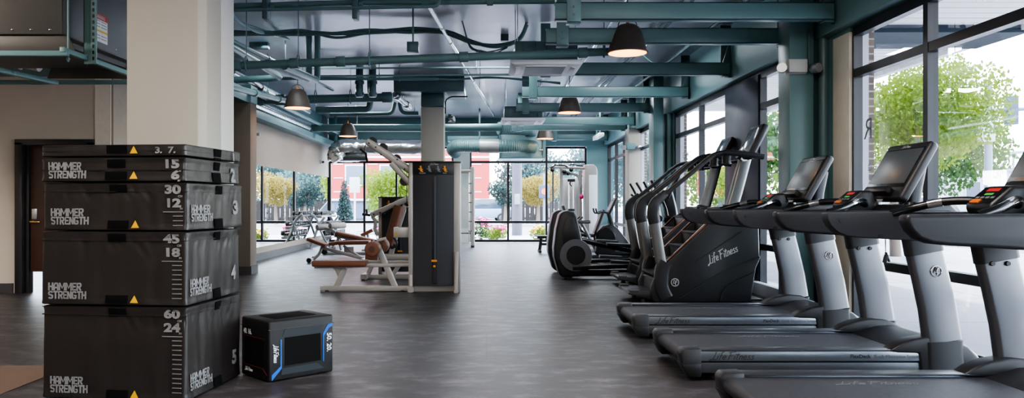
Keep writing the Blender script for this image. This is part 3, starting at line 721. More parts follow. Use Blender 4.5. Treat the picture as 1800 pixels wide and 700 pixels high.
def plyo(z0, z1, num, big, small, first_row, ticks, label, jit=(0, 0, 0), hammer=True, side_hammer=True):
    h = z1 - z0
    # front right corner is the pivot
    ang = -math.atan2(.089, .75) + jit[2]
    t = thing('plyo_box', label, 'plyo box', (-1.802 + jit[0], 4.685 + jit[1], z0), ang, 'stacked foam plyo boxes')
    b = MB(); b.bx(-BW, 0, 0, BD, .004, h - .004)
    o = b.build('foam_body', VINYL, t, bevel=min(.016, h * .2), seg=2)
    wrinkle(o, h, z0)
    # seams / lid band
    lid = .055 if h > .2 else h * .5
    b = MB(); b.bx(-BW + .005, -.005, .005, BD - .005, h - lid - .005, h - lid); b.build('lid_seam', VINYLD, t, smooth=False)
    b = MB(); b.bx(-BW + .006, -.006, .006, BD - .006, h - .012, h - .008); b.build('top_piping', VINYLD, t, smooth=False)
    RF = axes((1, 0, 0), (0, 0, 1)); RS = axes((0, 1, 0), (0, 0, 1))
    # hook strips on the front and on the side
    def strip(x0, x1, za, zb): MB().bx(x0, x1, -.006, .0, za, zb).build('hook_strip', VELCRO, t, bevel=.002)
    def sstrip(y0, y1, za, zb): MB().bx(0, .006, y0, y1, za, zb).build('hook_strip', VELCRO, t, bevel=.002)
    if h < .1:
        strip(-.51, -.38, .02, .072); sstrip(.37, .47, .02, .07); sstrip(.37, .46, -.004, .014)
    else:
        strip(-.505, -.39, h - .065, h - .015); sstrip(.38, .46, h - .07, h - .015)
        strip(-.52, -.38, .015, .065); sstrip(.36, .47, .01, .07)
    warn(t, (-.335, -.0025, .02), RF, .052)
    if hammer:
        text('brand_lettering', 'HAMMER\nSTRENGTH', .068, GREYP, t, (-.89, -.002, .09 if h > .2 else .075), RF, sx=1.0)
    if side_hammer:
        text('brand_lettering', 'HAMMER\nSTRENGTH', .07, GREYP, t, (.003, .05, .11), RS, sx=1.1)
    z = h
    if first_row: text('height_number', first_row[0], first_row[1], GREYP, t, first_row[2], RF, bold=.04, sx=1.3)
    if big:
        text('height_number', big, .07, GREYP, t, (-.045, -.002, h - .068), RF, bold=.05, align='RIGHT', sx=1.45)
        text('unit_mark', 'CM', .018, GREYP, t, (-.035, -.003, h - .092), RF, bold=.03, align='RIGHT')
    if small:
        zz = h - .15 if h > .2 else h - .135
        text('height_number', small, .07, GREYP, t, (-.045, -.002, zz), RF, bold=.05, align='RIGHT', sx=1.45)
        text('unit_mark', 'IN', .016, GREYP, t, (-.035, -.003, zz - .016), RF, bold=.03, align='RIGHT')
    if ticks:
        zz = h - .175; b = MB(); b.bx(-.16, -.03, -.003, 0, zz - .008, zz - .003); k = 0
        zz -= .028
        while zz > .035:
            b.bx(-.095, -.035, -.003, 0, zz - .005, zz); zz -= .0285
        b.build('ruler_ticks', GREYP, t, smooth=False)
    text('box_number', num, .125 if h > .1 else .07, GREYP, t, (.003, .625, h * .12 if h < .2 else .10 if h < .4 else .11), RS, bold=.045, sx=1.05)
    for ch in list(t.children_recursive):
        if ch.type != 'MESH' or ch.name.startswith(('foam', 'lid', 'top_p')): continue
        for v in ch.data.vertices:
            off = v.co.y if v.co.x < -.02 else None
            q = v.co.copy()
            if off is not None: q.y = 0.0
            else: q.x = 0.0
            q0 = q.copy(); dent(q, h, z0); v.co += (q - q0)
            if not ch.name.startswith('hook'):
                if off is not None: v.co.y -= .0055 if ch.name.startswith('height') else .0035
                else: v.co.x += .0035
    return t
plyo(0, .577, '5', '60', '24', None, True, 'lowest and tallest black vinyl plyo box of the stack, marked 24 and 5', (0, 0, 0))
plyo(.577, 1.032, '4', '45', '18', None, True, 'second box from the bottom of the stack, black vinyl, marked 18 and 4', (.0, .0, .012))
plyo(1.032, 1.33, '3', '30', '12', None, True, 'middle box of the black vinyl stack, marked 12 and 3', (.004, .0, -.006))
plyo(1.33, 1.484, '2', '15', '6', None, False, 'thin black vinyl plyo box marked 6 and 2, second from the top of the stack', (-.004, .0, .006), side_hammer=False)
plyo(1.484, 1.563, '1', None, None, ('3.  7.', .052, (-.2, -.002, .022)), False, 'topmost and thinnest black vinyl plyo box of the stack, marked 3. 7.', (-.004, .0, 0), hammer=False, side_hammer=False)

# ------------------------------------------------------------------ small plyo box on the floor
BLUE = mat('blue_trim_print', S(10, 84, 170), .55, spec=.3)
MESHF = mat('black_mesh_fabric', S(10, 10, 11), .9, var=.3, scale=220, spec=.15)
SLATE = mat('slate_vinyl', S(30, 36, 41), .65, var=.1, scale=60, spec=.3)
WP = mat('white_print', S(215, 218, 222), .5)
RED = mat('dark_red_piping', S(70, 20, 20), .6)
VS = mat('black_vinyl_small_box', S(20, 19, 20), .55, var=.1, scale=6, spec=.3, bump=.2, bscale=10)
ang = math.atan2(.36, .365)
t = thing('plyo_box', 'small black plyo box with blue trim on the floor right of the stack', 'plyo box', (-1.452, 5.2, 0), math.radians(44.5))
Lx, Ly, H = .505, .385, .41
MB().bx(0, Lx, 0, Ly, .004, H).build('foam_body', VS, t, bevel=.014, seg=3)
MB().bx(-.003, Lx + .003, -.003, Ly + .003, H - .06, H - .056).build('lid_seam', VINYLD, t, smooth=False)
MB().bx(.09, Lx - .09, .08, Ly - .08, H - .002, H + .003).build('top_mesh', MESHF, t, bevel=.002)
RF = axes((1, 0, 0), (0, 0, 1))
def flat(name, poly, m, d=.003):
    return MB().prism(poly, -d, 0, 'y').build(name, m, t, smooth=False)
flat('mesh_panel', [(.12, .1), (.4, .1), (.4, .29), (.12, .29)], MESHF, .004)
flat('slate_band', [(.09, .04), (.43, .04), (.37, .085), (.1, .085)], SLATE)
flat('slate_band', [(.1, .3), (.4, .3), (.42, .345), (.12, .345)], SLATE)
flat('blue_trim', [(.02, .01), (.095, .085), (.095, .28), (.085, .28), (.085, .1), (.02, .05)], BLUE, .004)
flat('blue_trim', [(.418, .09), (.426, .09), (.426, .265), (.468, .32), (.497, .33), (.497, .352), (.458, .345), (.418, .285)], BLUE, .004)
text('size_lettering', '50. 20.', .052, WP, t, (.452, -.0035, .285), axes((0, 0, -1), (1, 0, 0)), bold=.02, sx=.95)
text('brand_lettering', 'Life Fitness', .045, WP, t, (.035, -.0035, .25), axes((0, 0, -1), (1, 0, 0)), shear=.35, sx=.78)
RL = axes((0, -1, 0), (0, 0, 1))
text('size_lettering', '40. 16.', .05, WP, t, (-.0035, Ly - .04, .3), RL, bold=.02, sx=.85)
text('brand_lettering', 'Life Fitness', .032, WP, t, (-.0035, Ly - .06, .045), RL, shear=.35)
MB().bx(-.004, 0, .07, Ly - .05, .1, .27).build('mesh_panel', MESHF, t, smooth=False)
b = MB()
for a, c in (((.02, .045), (.075, .085)), ((.075, .085), (Ly - .02, .085)), ((.06, .285), (Ly - .02, .285))):
    b = MB(); b.bar([(-.003, a[0], a[1]), (-.003, c[0], c[1])], .004, .006); b.build('red_piping', RED, t, smooth=False)
# ------------------------------------------------------------------ treadmills
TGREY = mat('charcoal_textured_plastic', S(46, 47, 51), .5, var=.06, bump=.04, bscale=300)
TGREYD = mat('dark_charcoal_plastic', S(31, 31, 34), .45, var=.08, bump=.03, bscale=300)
BELT = mat('black_running_belt', S(36, 36, 40), .55, var=.12, scale=30, bump=.1, bscale=400)
ALU = mat('brushed_aluminium', S(108, 109, 113), .36, metal=.85, var=.05, scale=30, stretch=(1, 1, 40))
ALU2 = mat('silver_side_rail', S(118, 124, 132), .3, metal=.7, var=.05, scale=10)
SCREEN = mat('dark_touch_screen', S(72, 78, 82), .35, var=.1, spec=.5)
CHROME = mat('chrome_grip', S(205, 205, 205), .12, metal=1)
LEDR = mat('red_led_readout', S(140, 28, 24), .4, emit=S(220, 50, 40), estr=.2)
LEDG = mat('green_led_readout', S(60, 130, 56), .4, emit=S(110, 220, 90), estr=.15)
ORANGE = mat('orange_stop_key', S(196, 100, 26), .5)
DPRINT = mat('dark_print', S(34, 36, 40), .5)
LPRINT = mat('pale_print', S(180, 182, 184), .4)
def ring_logo(parent, c, R, s, m, name='emblem'):
    """Round LF emblem: ring with a slanted bolt-like monogram."""
    q = MB(); c = Vector(c)
    q.tube([c + R @ Vector((s * math.cos(a), s * math.sin(a), 0)) for a in [2 * PI * k / 24 for k in range(25)]], s * .11, 6, caps=False)
    for pl in ([(-.15, .75), (-.5, -.25), (.05, -.25)], [(.05, .1), (.55, .1)], [(.15, -.75), (.05, .1), (.25, .6), (.6, .6)]):
        q.tube([c + R @ Vector((x * s, y * s, 0)) for x, y in pl], s * .11, 6)
    return q.build(name, m, parent)
def treadmill():
    t = thing('treadmill', '', 'treadmill')
    RN = axes((1, 0, 0), (0, 0, 1))
    W = .46
    for s in (-1, 1):
        ys = sorted((s * W, s * (W - .075)))
        b = MB(); b.bx(.13, 1.72, ys[0], ys[1], .135, .205)
        r = b.build('side_rail', ALU2, t, bevel=.008)
        b = MB(); b.bx(.13, 1.72, ys[0] + .006, ys[1] - .006, .055, .128); b.build('lower_rail', mat('grey_lower_rail', S(72, 75, 80), .4, metal=.5), r, bevel=.008)
        b = MB(); ys2 = sorted((s * (W - .002), s * (W - .12))); b.bx(.11, 1.62, ys2[0], ys2[1], .205, .215); b.build('foot_strip', mat('graphite_foot_strip', S(60, 61, 66), .35, metal=.4), t, bevel=.003)
        # rear end cap
        ya, yb = sorted((s * (W + .006), s * (W - .13)))
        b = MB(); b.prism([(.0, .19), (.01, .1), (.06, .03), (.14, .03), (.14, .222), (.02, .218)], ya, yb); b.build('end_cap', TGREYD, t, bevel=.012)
        b = MB(); b.prism([(.0, .12), (.05, .03), (.14, .03), (.14, .124)], ya - .002, yb + .002); b.build('end_cap_skirt', BLACK, t, bevel=.01)
    b = MB(); b.bx(.06, 1.7, -.34, .34, .1, .195); b.cyl((.06, -.335, .148), (.06, .335, .148), .047, 20); b.build('running_belt', BELT, t)
    text('belt_lettering', 'Life Fitness', .09, mat('worn_belt_print', S(92, 92, 96), .6), t, (.6, .17, .1952), axes((1, 0, 0), (0, 1, 0)), sx=1.5)
    MB().bx(.1, 2.0, -.36, .36, .03, .1).build('deck_frame', BLACK, t, smooth=False)
    # motor cover and its fenders
    b = MB(); b.prism([(1.5, .19), (1.6, .215), (1.72, .25), (1.84, .255), (1.98, .22), (2.06, .16), (2.06, .04), (1.5, .04)], -.4, .4); b.build('motor_cover', TGREYD, t, bevel=.03, seg=3)
    for s in (-1, 1):
        ya, yb = sorted((s * .47, s * .34))
        b = MB(); b.prism([(1.4, .205), (1.47, .25), (1.56, .285), (1.68, .305), (1.8, .295), (1.93, .24), (2.05, .12), (2.05, .05), (1.62, .05), (1.6, .19), (1.46, .195)], ya, yb); b.build('fender', TGREYD, t, bevel=.015, seg=3)
        # upright: slanting aluminium column with black boot and collar
        yc = s * .43
        ctr = [(1.785, .03), (1.775, .27), (1.74, .5), (1.69, .72), (1.645, .9), (1.635, .96)]
        sc = [1.0, 1.0, .97, .95, .95, .97]
        pts = [Vector((x, yc, z)) for x, z in ctr]
        b = MB(); b.rbar(pts[1:5], .25, .085, up=(0, 1, 0), scale=sc[1:5], c=.35); up = b.build('upright', ALU, t)
        b = MB(); b.rbar([pts[0], pts[1] + Vector((0, 0, .0))], .262, .1, up=(0, 1, 0), c=.35); b.build('upright_boot', TGREYD, up)
        b = MB(); b.rbar([Vector((1.655, yc, .865)), Vector((1.63, yc, 1.0))], .25, .095, up=(0, 1, 0), c=.35); b.build('upright_collar', TGREYD, up)
        if s < 0: ring_logo(up, (1.713, yc - .045, .745), axes((1, 0, -.0), (0, 0, 1)), .036, CHROME)
        else:
            for dx in (-.055, .035): MB().lathe([(0, -.012), (.013, -.012), (.015, -.004), (.015, 0)], (1.655 + dx, yc - .043, .85), 'y', 12).build('screw_cap', BLACK, up)
        # arm
        ya, yb = sorted((s * .475, s * .385))
        prof = [(.638, 1.148), (.64, 1.11), (.66, 1.07), (.7, 1.03), (.76, 1.008), (.84, 1.0), (1.1, .985), (1.5, .958), (1.8, .945), (1.92, .96), (1.95, 1.06), (1.92, 1.13), (1.8, 1.155)]
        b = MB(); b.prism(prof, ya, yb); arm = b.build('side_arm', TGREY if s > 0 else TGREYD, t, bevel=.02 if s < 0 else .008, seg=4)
        if s > 0:
            for x, z in ((.72, 1.1), (.95, 1.01), (1.22, .99)): MB().lathe([(0, -.003), (.014, -.003), (.015, 0)], (x, ya, z), 'y', 12).build('bolt_cover', BLACK, arm)
        # curved grip to the control pod
        gp = catmull([(1.02, s * .40, 1.14), (1.14, s * .38, 1.175), (1.26, s * .3, 1.21), (1.36, s * .19, 1.215), (1.42, s * .09, 1.19)], 6)
        b = MB(); b.tube(gp, .024, 12); g = b.build('grip_bar', BLACKG, t)
        b = MB(); b.tube(gp[9:13], .0252, 12); b.build('pulse_sensor', CHROME, g)
    # bridge between the arms
    b = MB(); b.prism([(1.42, 1.0), (1.42, 1.12), (1.56, 1.19), (1.86, 1.2), (1.95, 1.12), (1.95, 1.0)], -.39, .39); b.build('dash_tray', BLACK, t, bevel=.02, seg=3)
    for s in (-1, 1): MB().lathe([(.06, .0), (.055, .02), (.05, -.01), (.0, -.01)], (1.66, s * .27, 1.19), 'z', 18).build('cup_holder', BLACKG, t)
    # control pod
    b = MB(); b.prism([(1.275, 1.15), (1.265, 1.195), (1.385, 1.295), (1.47, 1.295), (1.51, 1.21), (1.46, 1.1), (1.36, 1.09)], -.112, .112); pod = b.build('control_pod', BLACK, t, bevel=.022, seg=3)
    n = Vector((-.275, 0, .96)).normalized()
    R = axes((0, -1, 0), (.96, 0, .275))
    def onpod(name, u0, u1, v0, v1, m, lift=.001):
        o = Vector((1.265, 0, 1.195)); U = Vector((0, -1, 0)); V = Vector((.12, 0, .1)).normalized()
        q = MB(); N_ = U.cross(V); N_ = N_ if N_.z > 0 else -N_
        q.quad(*[o + U * a + V * c + N_ * lift for a, c in ((u0, v0), (u1, v0), (u1, v1), (u0, v1))]); return q.build(name, m, pod, smooth=False)
    onpod('keypad', -.095, .095, .012, .146, BLACKG, .0008)
    onpod('red_readout', -.05, .055, .108, .135, LEDR, .0016); onpod('green_readout', -.03, .04, .078, .094, LEDG, .0016)
    for k in range(4): onpod('key', -.075 + k * .042, -.045 + k * .042, .05, .066, mat('grey_keys', S(96, 104, 104), .5), .0016)
    b = MB(); b.ob((1.283, .035, 1.212), (.03, .075, .014), (0, -math.radians(40), 0)); b.build('stop_key', ORANGE, pod, bevel=.004)
    # console
    tilt = math.atan2(.235, .415)
    con = bpy.data.objects.new('console', None); COL.objects.link(con); con.parent = t; con.location = (1.555, 0, 1.235); con.rotation_euler = (0, tilt, 0)
    # local frame of the console: -x faces the runner, z up along the screen
    b = MB(); b.bx(0, .075, -.29, .29, 0, .475); b.build('console_housing', TGREYD, con, bevel=.03, seg=4)
    MB().bx(-.004, .004, -.255, .255, .125, .412).build('screen', SCREEN, con, bevel=.003)
    MB().bx(-.003, .003, -.265, .265, .095, .42).build('screen_bezel', BLACKG, con, bevel=.002)
    b = MB(); b.ob((-.022, 0, .05), (.06, .34, .055), (0, .2, 0)); b.build('reading_ledge', BLACK, con, bevel=.012)
    MB().bx(-.006, 0.0, -.09, .09, -.03, -.005).build('media_port', mat('silver_port', S(150, 152, 156), .35, metal=.6), con, bevel=.002)
    text('brand_lettering', 'Life Fitness', .028, LPRINT, con, (-.0015, .0, .427), axes((0, -1, 0), (0, 0, 1)), shear=.35, align='CENTER', sx=1.2)
    b = MB(); b.rbar([(1.78, 0, 1.12), (1.80, 0, 1.3), (1.84, 0, 1.5)], .16, .1, up=(1, 0, 0)); b.build('console_mast', TGREY, t)
    # lettering on the near rail
    text('brand_lettering', 'Life Fitness', .066, DPRINT, t, (.2, -W - .0008, .148), RN, sx=1.3)
    text('deck_lettering', 'FlexDeck', .036, DPRINT, t, (1.14, -W - .0012, .158), RN, bold=.02)
    text('deck_lettering', 'Shock Absorption System', .034, mat('grey_rail_print', S(92, 96, 102), .5), t, (1.30, -W - .0012, .158), RN, sx=.86)
    for x in (.25, 1.9):
        for s in (-1, 1): MB().cyl((x, s * .36, 0), (x, s * .36, .05), .03, 12).build('foot', RUBBER, t)
    return t
TM = treadmill()
TXS = [(1.29, 7.3, 'silver and black treadmill farthest along the row, next to the stair climbers'),
       (1.31, 5.71, 'silver and black treadmill in the middle of the row of three'),
       (1.35, 4.16, 'nearest silver and black treadmill, cut off by the lower right edge of the view')]
TMS = []
for i, (x, y, lab) in enumerate(TXS):
    o = TM if i == 0 else dup(TM, (x, y, 0)); o.location = (x, y, 0); o['label'] = lab; o['group'] = 'row of treadmills'; TMS.append(o)
b = MB(); b.tube([(1.0, .43, .99), (1.002, .43, .9)], .003, 6); b.build('safety_cord', BLACK, TMS[2])
b = MB(); b.ob((1.0, .43, .875), (.02, .02, .05), (0, .3, 0)); b.ob((1.012, .43, .885), (.012, .014, .06), (0, -.35, 0)); b.build('safety_clip', BLACK, TMS[2], bevel=.003)
# ------------------------------------------------------------------ stair climbers
PANEL = mat('graphite_side_panel', S(36, 37, 40), .38, var=.06, bump=.02, bscale=300)
WARMREFL = mat('warm_reflection_brown', S(110, 70, 48), .3, metal=.5, var=.1)  # brown of a warm reflection, painted as a material
TREAD = mat('ribbed_step_tread', S(40, 40, 43), .6, var=.1, bump=.2, bscale=160)
POSTM = mat('satin_silver_post', S(128, 128, 127), .34, metal=.8, var=.04, scale=30, stretch=(1, 1, 40))
def stair_climber():
    t = thing('stair_climber', '', 'stair climber')
    W = .4
    outline = [(.31, .015), (.275, .1), (.27, .2), (.34, .37), (.44, .47), (1.0, 1.0), (1.2, 1.14), (1.52, 1.16), (1.565, .98), (1.575, .58), (1.59, .55), (1.53, .42), (1.47, .015)]
    for s in (-1, 1):
        ya, yb = sorted((s * W, s * (W - .07)))
        b = MB(); b.prism(outline, ya, yb); p = b.build('side_panel', PANEL, t, bevel=.016, seg=3)
        yo = s * (W + .001)
        # raised character lines
        def crease(pts, w, h=.008, m=PANEL):
            q = MB(); q.bar([Vector((x, s * (W + h / 2 - .002), z)) for x, z in pts], h * 2, w, up=(0, 0, 1)); return q.build('panel_crease', m, p, bevel=.003)
        crease(catmull([(.62, .06), (.95, .27), (1.25, .43), (1.575, .56)], 6), .022, m=TGREYD)
        crease(catmull([(1.1, .03), (1.14, .15), (1.25, .24), (1.52, .38)], 6), .02, m=TGREYD)
        crease(catmull([(.8, .5), (1.0, .63), (1.2, .76), (1.36, .86)], 6), .014, m=TGREYD)
        q = MB(); q.bar([(.46, s * (W - .045), .492), (1.0, s * (W - .045), 1.012)], .05, .02); q.build('edge_reflection_strip', WARMREFL, p, bevel=.004)  # strip added where the panel edge only catches a warm reflection
        if s < 0:
            R = axes((math.cos(.42), 0, math.sin(.42)), (-math.sin(.42), 0, math.cos(.42)))
            text('brand_lettering', 'Life Fitness', .13, LPRINT, p, (.965, -W - .0012, .47), R, sx=.88)
            ring_logo(p, (.56, yo - .002, .255), axes((1, 0, 0), (0, 0, 1)), .045, LPRINT)
        # post and handrail
        b = MB(); b.rbar([(.43, s * (W - .03), .3), (.405, s * (W - .03), .45), (.32, s * (W - .03), .98)], .13, .085, up=(0, 1, 0), c=.4); post = b.build('handrail_post', POSTM, t)
        b = MB(); b.rbar(catmull([(.32, s * (W - .03), .96), (.30, s * (W - .03), 1.08), (.325, s * (W - .03), 1.2), (.40, s * (W - .04), 1.275), (.46, s * (W - .05), 1.33)], 5), .14, .09, up=(0, 1, 0), scale=[1 - .03 * max(0, k - 8) for k in range(21)], c=.4); b.build('post_elbow', BLACK, post)
        b = MB(); b.rbar(catmull([(.46, s * (W - .03), .06), (.40, s * (W - .03), .2), (.41, s * (W - .03), .4), (.45, s * (W - .03), .5)], 4), .17, .1, up=(0, 1, 0), c=.3); b.build('post_boot', TGREYD, post)
        rail = catmull([(.42, s * (W - .04), 1.29), (.7, s * (W - .05), 1.51), (.98, s * (W - .05), 1.745), (1.08, s * (W - .05), 1.80), (1.2, s * (W - .05), 1.815), (1.45, s * (W - .05), 1.79), (1.64, s * (W - .06), 1.765)], 6)
        b = MB(); b.tube(rail, [.028] * (len(rail) - 14) + [.036] * 14, 12); b.build('handrail', TGREYD, t)
        b = MB(); b.tube(catmull([(1.35, s * (W - .05), 1.75), (1.4, s * .28, 1.73), (1.5, s * .12, 1.74)], 5), .022, 10); b.build('console_arm', BLACK, t)
        b = MB(); b.lathe([(.05, .0), (.055, .1), (.05, .1), (.045, .02), (0, .02)], (1.22, s * .26, 1.68), 'z', 20); b.lathe([(.0, 0), (.05, 0)], (1.22, s * .26, 1.68), 'z', 20); b.build('cup_holder', BLACK, t)
        b = MB(); b.tube([(1.22, s * .26 + .056 * math.cos(a), 1.69 + 0 * a) if False else (1.22 + .058 * math.cos(a), s * .26 + .058 * math.sin(a), 1.69) for a in [2 * PI * k / 20 for k in range(21)]], .006, 6, caps=False); b.build('cup_ring', ALU, t)
    # steps
    for k in range(5):
        x = .36 + k * .165; z = .36 + k * .165
        b = MB(); b.bx(x - .05, x + .16, -.32, .32, z - .03, z); st = b.build('step', TREAD, t, bevel=.006)
        MB().bx(x + .13, x + .16, -.32, .32, z, z + .135).build('riser', BLACK, st)
    MB().prism([(.32, .03), (.32, .28), (1.45, 1.1), (1.45, .03)], -.33, .33).build('inner_housing', BLACK, t, smooth=False)
    MB().bx(1.15, 1.5, -.34, .34, 1.08, 1.15).build('top_cover', PANEL, t, bevel=.015)
    # low entry step with levelling feet
    b = MB(); b.prism([(.0, .11), (.02, .14), (.33, .14), (.36, .05), (.28, .04)], -.38, .38); b.build('entry_step', BLACK, t, bevel=.008)
    for s in (-1, 1):
        b = MB(); b.bx(.02, .14, s * .34 - .035, s * .34 + .035, .14, .165); b.build('step_pad', mat('grey_step_pad', S(84, 84, 86), .6), t, bevel=.008)
        MB().cyl((.2, s * .3, 0), (.2, s * .3, .06), .03, 12).build('caster', RUBBER, t)
    for s in (-1, 1): MB().cyl((1.4, s * .33, 0), (1.4, s * .33, .03), .035, 12).build('foot', RUBBER, t)
    MB().bx(.3, 1.62, -.36, .36, .03, .05).build('base_plate', BLACK, t, bevel=.005)
    # console on slanting mast
    b = MB(); b.rbar([(1.36, 0, 1.15), (1.42, 0, 1.35), (1.54, 0, 1.8)], .15, .1, up=(0, 1, 0), c=.3); b.build('console_mast', POSTM, t)
    b = MB(); b.rbar([(1.35, 0, 1.12), (1.36, 0, 1.165)], .2, .16, up=(0, 1, 0)); b.build('mast_boot', TGREYD, t)
    con = bpy.data.objects.new('console', None); COL.objects.link(con); con.parent = t; con.location = (1.47, 0, 1.77); con.rotation_euler = (0, math.atan2(.22, .42), 0)
    b = MB(); b.bx(0, .085, -.24, .24, 0, .47); b.build('console_housing', TGREYD, con, bevel=.025, seg=3)
    MB().bx(-.004, .004, -.2, .2, .12, .42).build('screen', mat('pale_reflecting_screen', S(92, 104, 114), .12, spec=.9), con, bevel=.003)
    MB().bx(.085, .09, -.22, .22, .02, .45).build('back_edge', ALU, con, bevel=.002)
    b = MB(); b.ob((-.02, 0, .06), (.05, .3, .04), (0, .2, 0)); b.build('reading_ledge', BLACK, con, bevel=.01)
    return t
s0 = stair_climber()
for i, (x, y, lab) in enumerate([(1.70, 9.74, 'graphite stair climber with silver posts, the nearer of the two behind the treadmills'), (1.89, 11.6, 'graphite stair climber directly behind the nearer one, mostly hidden by it')]):
    o = s0 if i == 0 else dup(s0, (x, y, 0)); o.location = (x, y, 0); o['label'] = lab; o['group'] = 'stair climbers'

# ------------------------------------------------------------------ elliptical trainers
EBLK = mat('satin_black_shroud', S(28, 29, 33), .34, var=.06)
EGRY = mat('grey_disc_cover', S(112, 112, 116), .45, metal=.2)
def elliptical():
    t = thing('elliptical_trainer', '', 'elliptical')
    out = [(.10, .07), (.02, .35), (.012, .5), (.045, .8), (.1, 1.02), (.15, 1.075), (.24, 1.09), (.33, 1.075), (.375, 1.0), (.46, .62), (.57, .5), (.61, .36), (.58, .17), (.44, .05), (.16, .035)]
    b = MB(); b.prism(out, -.19, .19); sh = b.build('drive_shroud', EBLK, t, bevel=.035, seg=4)
    for s in (-1, 1):
        ya, yb = sorted((s * .186, s * .2))
        b = MB(); b.prism([(.16, .55), (.14, .75), (.2, .97), (.32, .98), (.36, .85), (.42, .62), (.34, .6), (.25, .58)], ya, yb); b.build('shroud_inlay', PANEL, sh, bevel=.006)
        b = MB(); b.lathe([(.15, 0), (.25, 0), (.255, s * -.01), (.255, s * -.04), (.14, s * -.04), (.15, 0)], (.355, s * .225, .385), 'y', 36); d = b.build('disc_ring', EGRY, t)
        b = MB(); b.lathe([(0, 0), (.14, 0), (.155, s * -.012)], (.355, s * .222, .385), 'y', 36); b.build('disc_hub', EBLK, d)
        # crank, pedal arm, pedal, moving handle
        z0, z1 = (.2, .24) if s < 0 else (.58, .36)
        b = MB(); b.rbar([(.30, s * .27, z0), (.55, s * .28, z0 + .005), (1.05, s * .28, (z0 + z1) / 2), (1.72, s * .27, z1)], .055, .07); arm = b.build('pedal_arm', BLACKG, t)
        b = MB(); b.rbar([(.9, s * .2, (z0 + z1) / 2 + .07), (1.28, s * .2, (z0 + z1) / 2 + .05)], .16, .05); b.build('pedal', BLACK, arm)
        b = MB(); b.tube(catmull([(1.74, s * .28, z1), (1.78, s * .29, .75), (1.75, s * .3, 1.1), (1.62, s * .31, 1.38), (1.52, s * .29, 1.56)], 6), .022, 10); h = b.build('moving_handle', BLACK, t)
        b = MB(); b.lathe([(0, -.03), (.06, -.03), (.065, 0), (.06, .03), (0, .03)], (1.77, s * .31, .95), 'y', 18); b.build('handle_pivot', BLACKG, h, bevel=.004)
        b = MB(); b.tube(catmull([(1.75, s * .12, 1.28), (1.62, s * .22, 1.3), (1.52, s * .2, 1.36)], 5), .018, 8); b.build('fixed_grip', CHROME, t)
    b = MB(); b.rbar([(.35, 0, .1), (1.9, 0, .1)], .12, .12); b.build('base_beam', BLACKG, t)
    b = MB(); b.rbar([(1.2, -.24, .06), (1.2, .24, .06)], .06, .06); b.build('cross_foot', mat('grey_foot_bar', S(140, 142, 146), .4, metal=.4), t)
    b = MB(); b.rbar([(1.9, -.3, .06), (1.9, .3, .06)], .09, .09); b.build('front_foot', BLACK, t)
    for x, y in ((.25, -.14), (.25, .14)):
        MB().lathe([(0, -.03), (.055, -.03), (.055, .03), (0, .03)], (x, y, .055), 'y', 16).build('caster', RUBBER, t)
    for y in (-.25, .25): MB().cyl((1.9, y, 0), (1.9, y, .03), .03, 10).build('foot', RUBBER, t)
    b = MB(); b.rbar(catmull([(1.86, 0, .1), (1.9, 0, .5), (1.9, 0, 1.0), (1.82, 0, 1.42)], 5), .2, .12, up=(0, 1, 0), c=.4, scale=[1.5 - .6 * k / 15 for k in range(16)]); b.build('front_mast', EBLK, t)
    con = bpy.data.objects.new('console', None); COL.objects.link(con); con.parent = t; con.location = (1.76, 0, 1.3); con.rotation_euler = (0, math.radians(28), 0)
    b = MB(); b.bx(0, .06, -.24, .24, 0, .4); b.build('console_housing', TGREYD, con, bevel=.02, seg=3)
    MB().bx(-.004, .004, -.2, .2, .1, .36).build('screen', MATS['pale_reflecting_screen'], con, bevel=.002)
    return t
e0 = elliptical()
for i, (x, y, lab) in enumerate([(1.05, 12.45, 'black elliptical trainer with grey disc, the nearer of the pair'), (1.05, 13.65, 'black elliptical trainer right behind the nearer one with only its shroud edge showing')]):
    o = e0 if i == 0 else dup(e0, (x, y, 0)); o.location = (x, y, 0); o['label'] = lab; o['group'] = 'elliptical trainers'

# ------------------------------------------------------------------ exercise bikes
t = thing('upright_bike', 'dark upright exercise bike with tilted console, behind the ellipticals', 'exercise bike', (2.3, 16.3, 0))
b = MB(); b.prism([(-.05, .2), (.02, .62), (.12, .74), (.3, .78), (.42, .7), (.62, .45), (.8, .2), (.8, .12), (.0, .12)], -.12, .12); b.build('drive_shroud', EBLK, t, bevel=.03, seg=3)
for s in (-1, 1):
    MB().lathe([(0, 0), (.2, 0), (.215, s * -.015)], (.17, s * .135, .48), 'y', 30).build('flywheel_cover', BLACKG, t)
    b = MB(); b.rbar([(.38, s * .15, .4), (.42, s * .15, .4 + s * .17)], .03, .035, up=(0, 1, 0)); c = b.build('crank', CHROME, t)
    b = MB(); b.ob((.42, s * .21, .4 + s * .17), (.11, .1, .03)); b.build('pedal', mat('grey_pedal', S(120, 122, 126), .5), c, bevel=.006)
    b = MB(); b.tube(catmull([(.22, s * .04, 1.0), (.12, s * .16, 1.03), (.0, s * .2, 1.0), (-.04, s * .19, 1.1)], 5), .018, 8); b.build('handlebar', BLACK, t)
b = MB(); b.rbar([(.34, 0, .7), (.25, 0, 1.02)], .09, .07, up=(0, 1, 0)); b.build('console_post', EBLK, t)
con = bpy.data.objects.new('console', None); COL.objects.link(con); con.parent = t; con.location = (.22, 0, 1.0); con.rotation_euler = (0, math.radians(25), 0)
b = MB(); b.bx(0, .05, -.2, .2, 0, .36); b.build('console_housing', TGREYD, con, bevel=.02, seg=3)
MB().bx(-.004, .003, -.17, .17, .06, .33).build('screen', MATS['pale_reflecting_screen'], con)
b = MB(); b.rbar([(-.3, -.25, .06), (-.3, .25, .06)], .07, .07); b.rbar([(.7, -.25, .06), (.7, .25, .06)], .07, .07); b.build('foot_bar', BLACK, t)
